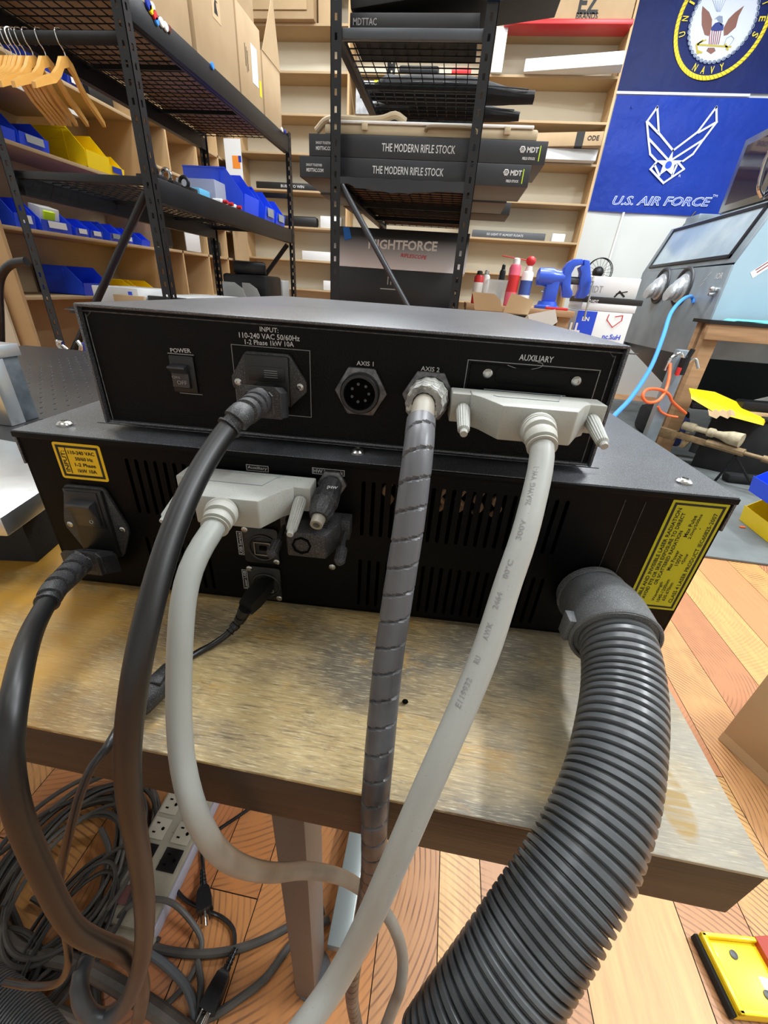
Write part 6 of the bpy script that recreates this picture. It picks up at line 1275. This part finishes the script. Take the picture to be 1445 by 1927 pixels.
t.part('rubber_strip', B().obox(base-vv.normalized()*.006, uu2, vv.normalized()*.006, V((0, 0, .016)), bev=.001), M['fabric'])
t.part('red_slope', B().prism([base+vv*.42+V((0, 0, .018)), base+vv+V((0, 0, .018)), base+vv+V((0, 0, .09)), base+vv*.42+V((0, 0, .03))], uu2*.95), mat('red_orange_paint', '#b5402a', .45))
for f, g_ in ((.25, .20), (.72, .30)): q = base+uu2*f+vv*g_+V((0, 0, .018)); t.part('rivet', B().lathe(q, (0, 0, 1), [(0, .006), (.002, .006), (.003, .003), (.003, 0)], 16), M['iron'])
# ================================================================ perforated plate, aluminium base and column at left
PZ = .765
t = Thing('optical_breadboard', 'black metal plate with rows of threaded holes at the left of the desk', 'breadboard', (-.85, .75, .7505))
t.part('plate', B().box(-1.22, -.36, .44, 1.10, .7505, PZ, bev=.0015), M['plate'])
b = B(); b2 = B(); n = 0
for i in range(-12, 16):
    for k in range(-3, 20):
        x, y = -.6617+.0263*i, .587+.0263*k
        if not (-1.2 < x < -.40 and .45 < y < 1.09): continue
        b.cyl((x, y, PZ-.0005), (x, y, PZ+.0003), .0027, seg=10); b2.ring((x, y, PZ+.0001), (0, 0, 1), .0029, .00028, 12, 4)
t.part('hole_grid', b, M['dark'], kind='stuff'); t.part('hole_rims', b2, M['iron'], kind='stuff')
t = Thing('aluminium_base', 'thick bare aluminium base plate at the left photo edge', 'base plate', (-.42, .33, .7505))
ZA = .815
tl, tr, bl_ = at(0, 826, Z=ZA), at(76, 925, Z=ZA), at(0, 975, Z=ZA)
c_ = at(66, 838, Z=ZA)
pts = [V((p.x, p.y, ZA-.016)) for p in (bl_+V((-.12, -.02, 0)), bl_, tr, c_, tl, tl+V((-.15, -.10, 0)))]
t.part('top_plate', B().prism(pts, (0, 0, .016), bev=.0012), M['alum'])
t.part('base_shadow_block', B().prism([V((p.x-.025, p.y+.03, .7505)) for p in (bl_+V((-.12, -.02, 0)), bl_, tr, c_, tl)], (0, 0, ZA-.0165-.7505)), M['fabric'], label='black block in place of the shadow under the plate')  # solid black stands in for the shadow between plate and desk
f0, f1 = at(25, 775, Z=PZ+.002), at(72, 805, Z=PZ+.002)
t = Thing('aluminium_column', 'short bare aluminium column standing on the perforated plate at the left photo edge', 'column', (-.63, .515, PZ))
ca, cb = at(22, 828, Z=PZ), at(66, 800, Z=PZ)
q0, q1 = at(48, 800, Y=.47), at(8, 640, Y=.47)
t.part('column', B().box(-.640, -.6165, .493, .5156, PZ+.0005, .857, bev=.0008), M['alum'])
t.part('side_shoe', B().box(-.640, -.620, .516, .541, PZ+.0005, .857, bev=.0008), mat('dark_oxide', '#4e565c', .5, .4, var=(40, .8, '#727a80')), label='dark grey side strip')
t.part('cap_plate', B().box(-.72, -.6165, .493, .545, .8575, .874, bev=.001), M['alum'])
# black handle frame behind
t = Thing('cart_handle', 'black bent tube handle frame at the left edge behind the plate', 'handle', at(0, 640, Y=1.45))
P_ = [at(*p, Y=1.5) for p in ((2, 670), (0, 600), (-2, 540), (6, 512), (24, 496), (50, 492))]
t.part('tube_frame', B().tube(P_, .014, 12), M['bcab'])
t.part('lower_bar', B().box(P_[0].x-.05, at(112, 650, Y=1.5).x, 1.48, 1.52, at(60, 655, Y=1.5).z-.03, at(60, 655, Y=1.5).z, bev=.003), M['rack'])
# g clamp
q = at(148, 650, Y=1.49); t = Thing('g_clamp', 'silver g clamp hanging from the bar beside the control box', 'clamp', q)
t.part('clamp_frame', B().tube([at(*p, Y=1.47) for p in ((118, 646), (108, 644), (120, 660), (135, 666), (150, 664), (153, 652), (146, 642))], .008, 8), M['steel']); t.part('clamp_screw', B().cyl(at(106, 641, Y=1.47), at(128, 658, Y=1.47), .005, seg=8), M['chrome'])
small('blue crate corner on the floor behind the clamp', 'blue_crate', 'crate', q.x-.05, q.x+.25, 1.54, 1.8, .0, at(150, 645, Y=1.54).z, M['blue2'], .01)
# ================================================================ surge protector on the floor
t = Thing('power_strip', 'beige twelve outlet power strip lying on the floor under the desk', 'power strip', (-.40, .38, 0))
sx0, sx1, sy0, sy1, sz = -.452, -.356, .192, .60, .038
RS = Matrix.Rotation(.02, 3, 'Z')
t.part('housing', B().box(sx0, sx1, sy0, sy1, .001, sz, bev=.004), mat('old_plastic', '#a59f90', .5, var=(20, .7, '#8b8474'), speck=(120, .68, '#6d675a')))
t.part('side_rail', B().box(sx1, sx1+.004, sy0+.002, sy1, .001, .030, bev=.001), mat('pale_lilac', '#a9a9b8', .5))
for i in range(6):
    for k in range(2):
        x, y = (-.430, -.380)[k], .285+.042*i; f = t.part('outlet', B().box(x-.017, x+.017, y-.0175, y+.0175, sz, sz+.0015, bev=.0006), mat('outlet_face', '#b4ae9f', .5) if not (i == 0) else M['bcab'])
        b = B(); b.box(x-.009, x-.003, y-.009, y-.0065, sz+.0012, sz+.0022); b.box(x-.009, x-.003, y+.0065, y+.009, sz+.0012, sz+.0022); b.cyl((x+.008, y, sz+.0012), (x+.008, y, sz+.0022), .003, seg=10); t.part('slots', b, M['dark'], f)
t.part('rocker_switch', B().box(-.436, -.414, .215, .24, sz, sz+.004, bev=.001), mat('switch_maroon', '#6e4a48', .4)); t.part('cord_clip', B().box(-.46, -.35, .180, .195, .001, .03, bev=.003), mat('old_plastic', '#a59f90', .5))
def fplug(label, p0, p1, L_, cord, m=M['bcab'], z=.016):
    """three pin plug lying on the floor, p0 cable end, p1 pin end"""
    a, c = at(*p0, Z=z), at(*p1, Z=z); d = (c-a).normalized(); s_ = d.cross(V((0, 0, 1))); t = Thing('loose_plug', label, 'plug', a)
    ls = [[a+d*l+s_*w_*u+V((0, 0, h_*v)) for u, v in ((-1, -1), (1, -1), (1, 1), (-1, 1))] for l, w_, h_ in ((0, .006, .006), (.006, .010, .009), (L_*.6, .0125, .011), (L_, .0125, .011))]
    t.part('plug_body', B().loft(ls), m)
    for u, zz in ((-.0065, .003), (.0065, .003)): t.part('blade', B().obox(a+d*L_+s_*(u-.001)+V((0, 0, zz-.003)), d*.017, s_*.002, V((0, 0, .006))), M['steel'])
    t.part('ground_pin', B().cyl(a+d*L_-V((0, 0, .005)), a+d*(L_+.019)-V((0, 0, .005)), .0024, seg=10), M['steel'])
    P_ = [a+d*.002, a-d*.012]+[at(*p[:2], Z=p[2] if len(p) > 2 else .006) for p in cord]
    t.part('strain_relief', boot(B(), [a+d*.002, a-d*.012, a-d*.026], .0066, .0045, 4), m); t.part('cord', B().tube(P_, .0034, 10, step=.004), m)
fplug('loose black plug with gold pin standing beside the power strip', (383, 1668), (386, 1712), .036, ((382, 1630), (381, 1600), (392, 1575), (420, 1555), (450, 1535), (500, 1500)))
fplug('loose black three pin plug nearest the camera on the floor', (425, 1826), (398, 1885), .045, ((440, 1790), (440, 1752), (420, 1728), (385, 1712), (345, 1690), (318, 1650), (295, 1600), (292, 1560), (296, 1500)))
# ================================================================ cords on the floor
def cord(label, pts, r, m, z=None, name='floor_cable', group=None):
    P_ = [at(*p[:2], Z=(p[2] if len(p) > 2 else (z or r))) for p in pts]; return single(name, B().tube(P_, r, 10, step=r*1.4), m, label, 'cord', (P_[0].x, P_[0].y, 0), group=group)
def coil(label, cx, cy, r0, n, rr, m, seed, z0=.005, sq=1.0, name='coiled_cable'):
    rn = random.Random(seed); pts = []; ph = rn.uniform(0, 6)
    K = 16
    for i in range(n*K+1):
        a = 2*math.pi*i/K+ph; k = i//K; w1 = .12*math.sin(a*.37+seed)+.08*math.sin(a*1.3+seed*2)+.05*math.sin(a*.11*seed)
        rad = r0*(1+w1); pts.append((cx+rad*math.cos(a)+.012*math.sin(a*.21+seed), cy+rad*sq*math.sin(a)+.012*math.cos(a*.17+seed), z0+rr+.004*n*(.5+.5*math.sin(a*.23+seed))+.002*k))
    single(name, B().tube(pts, rr, 8, step=.009), m, label, 'cord', (cx, cy, 0))
C_ = at(135, 1640, Z=.02)
coil('large dusty black coil of cable on the floor at lower left', C_.x, C_.y, .105, 6, .0042, M['tcabk'], 3, sq=1.25)
coil('inner loops of dark cable lying on the big floor coil', C_.x+.01, C_.y-.01, .088, 5, .0036, M['tcab'], 5, .02, 1.3)
coil('outer loose loops of grey cable around the big floor coil', C_.x-.005, C_.y+.01, .125, 3, .0046, M['tcab'], 9, .01, 1.15)
coil('small tight dark coil at the right side of the big floor coil', C_.x+.07, C_.y-.07, .05, 5, .0034, M['tcabk'], 12, .02, 2.0)
coil('tangled dark cords in front of the big floor coil', C_.x-.02, C_.y-.14, .075, 4, .0040, M['tcabk'], 15, .012, .6)
cord('thick dusty sleeved cable crossing the lower left corner', [(-40, 1690, .03), (0, 1745, .03), (30, 1785, .03), (80, 1800, .03), (140, 1812, .035), (200, 1842, .04), (270, 1885, .04), (340, 1935, .04), (400, 1990, .04)], .0115, M['bcabd'])
cord('grey cord running from the tangle behind the desk leg', [(230, 1740, .01), (280, 1778), (330, 1792), (390, 1795), (450, 1785), (510, 1762), (560, 1735), (610, 1712)], .0062, M['tcab'])
cord('dark grey cord curving in from behind the desk leg to the bottom edge', [(620, 1730), (575, 1755), (545, 1780), (500, 1840), (450, 1880), (400, 1912), (340, 1930), (290, 1960)], .006, M['tcab'])
cord('bluish grey cord bending down near the middle of the floor tangle', [(275, 1790), (310, 1815), (345, 1850), (362, 1885), (368, 1930), (370, 1970)], .0062, mat('blue_grey_cord', '#55585c', .45))
cord('thin grey cord loop rising over the power strip end', [(180, 1765, .01), (215, 1735, .03), (250, 1700, .045), (290, 1692, .045), (325, 1700, .045), (355, 1728, .03), (378, 1765, .012), (375, 1800), (355, 1845), (325, 1880), (300, 1900)], .0045, M['tcab'])
cord('short grey cord on the floor below the thin loop', [(372, 1812), (378, 1850), (374, 1890), (366, 1935)], .0052, M['tcab'])
cord('pale grey cord sweeping along the bottom left of the floor', [(-20, 1790, .02), (40, 1850, .012), (60, 1880), (110, 1900), (160, 1922), (220, 1948)], .0065, mat('pale_dusty_cord', '#7d7770', .55))
cord('grey cord looping up left of the coil', [(0, 1640), (18, 1700), (40, 1760), (36, 1810), (45, 1860), (70, 1890)], .005, M['tcab'])
cord('second dark cord crossing the coil from upper left', [(-20, 1620, .03), (20, 1590, .03), (70, 1540, .03), (130, 1510, .03), (200, 1500, .03), (240, 1490, .02)], .0045, M['tcabk'])
cord('dark cord crossing beside the coil to the strip', [(215, 1490, .03), (222, 1560, .03), (215, 1620, .03), (222, 1700, .03), (245, 1745, .02), (275, 1775, .01)], .0045, M['tcabk'])
cord('dark vertical cord pair bundle right of the coil', [(190, 1560, .03), (205, 1600, .03), (195, 1660, .03), (180, 1720, .02), (175, 1780, .01)], .005, M['tcab'])
cord('frayed dark cord stub between the hanging cords and the floor', [(165, 1830), (180, 1860), (185, 1900), (200, 1935)], .006, M['tcabk'])
cord('brown thin cord lying along the coil front', [(60, 1690, .01), (110, 1720), (160, 1735), (230, 1738), (300, 1770)], .004, M['tcab'])
# second corrugated hose in the corner
P_ = [at(*p, Z=.10) for p in ((-90, 1840), (-40, 1868), (10, 1905), (50, 1945), (90, 2000), (120, 2060))]
t = Thing('exhaust_hose', 'second corrugated hose lying in the lower left corner of the photo', 'hose', (P_[2].x, P_[2].y, .1)); t.part('corrugated_tube', B().tube(P_, .030, 36, step=.0006, rf=lambda l, a: .030*(1.0 if (l/.0045) % 1 < .6 else .9)), M['hose'])
# crumb on the desk
cr = at(762, 1323, Z=.7505); single('debris_crumb', B().sph((cr.x, cr.y, .7520), .0016, (1.3, 1, .8), 8), M['dark'], 'small black crumb on the desk right of the wrapped cable', 'debris', cr)
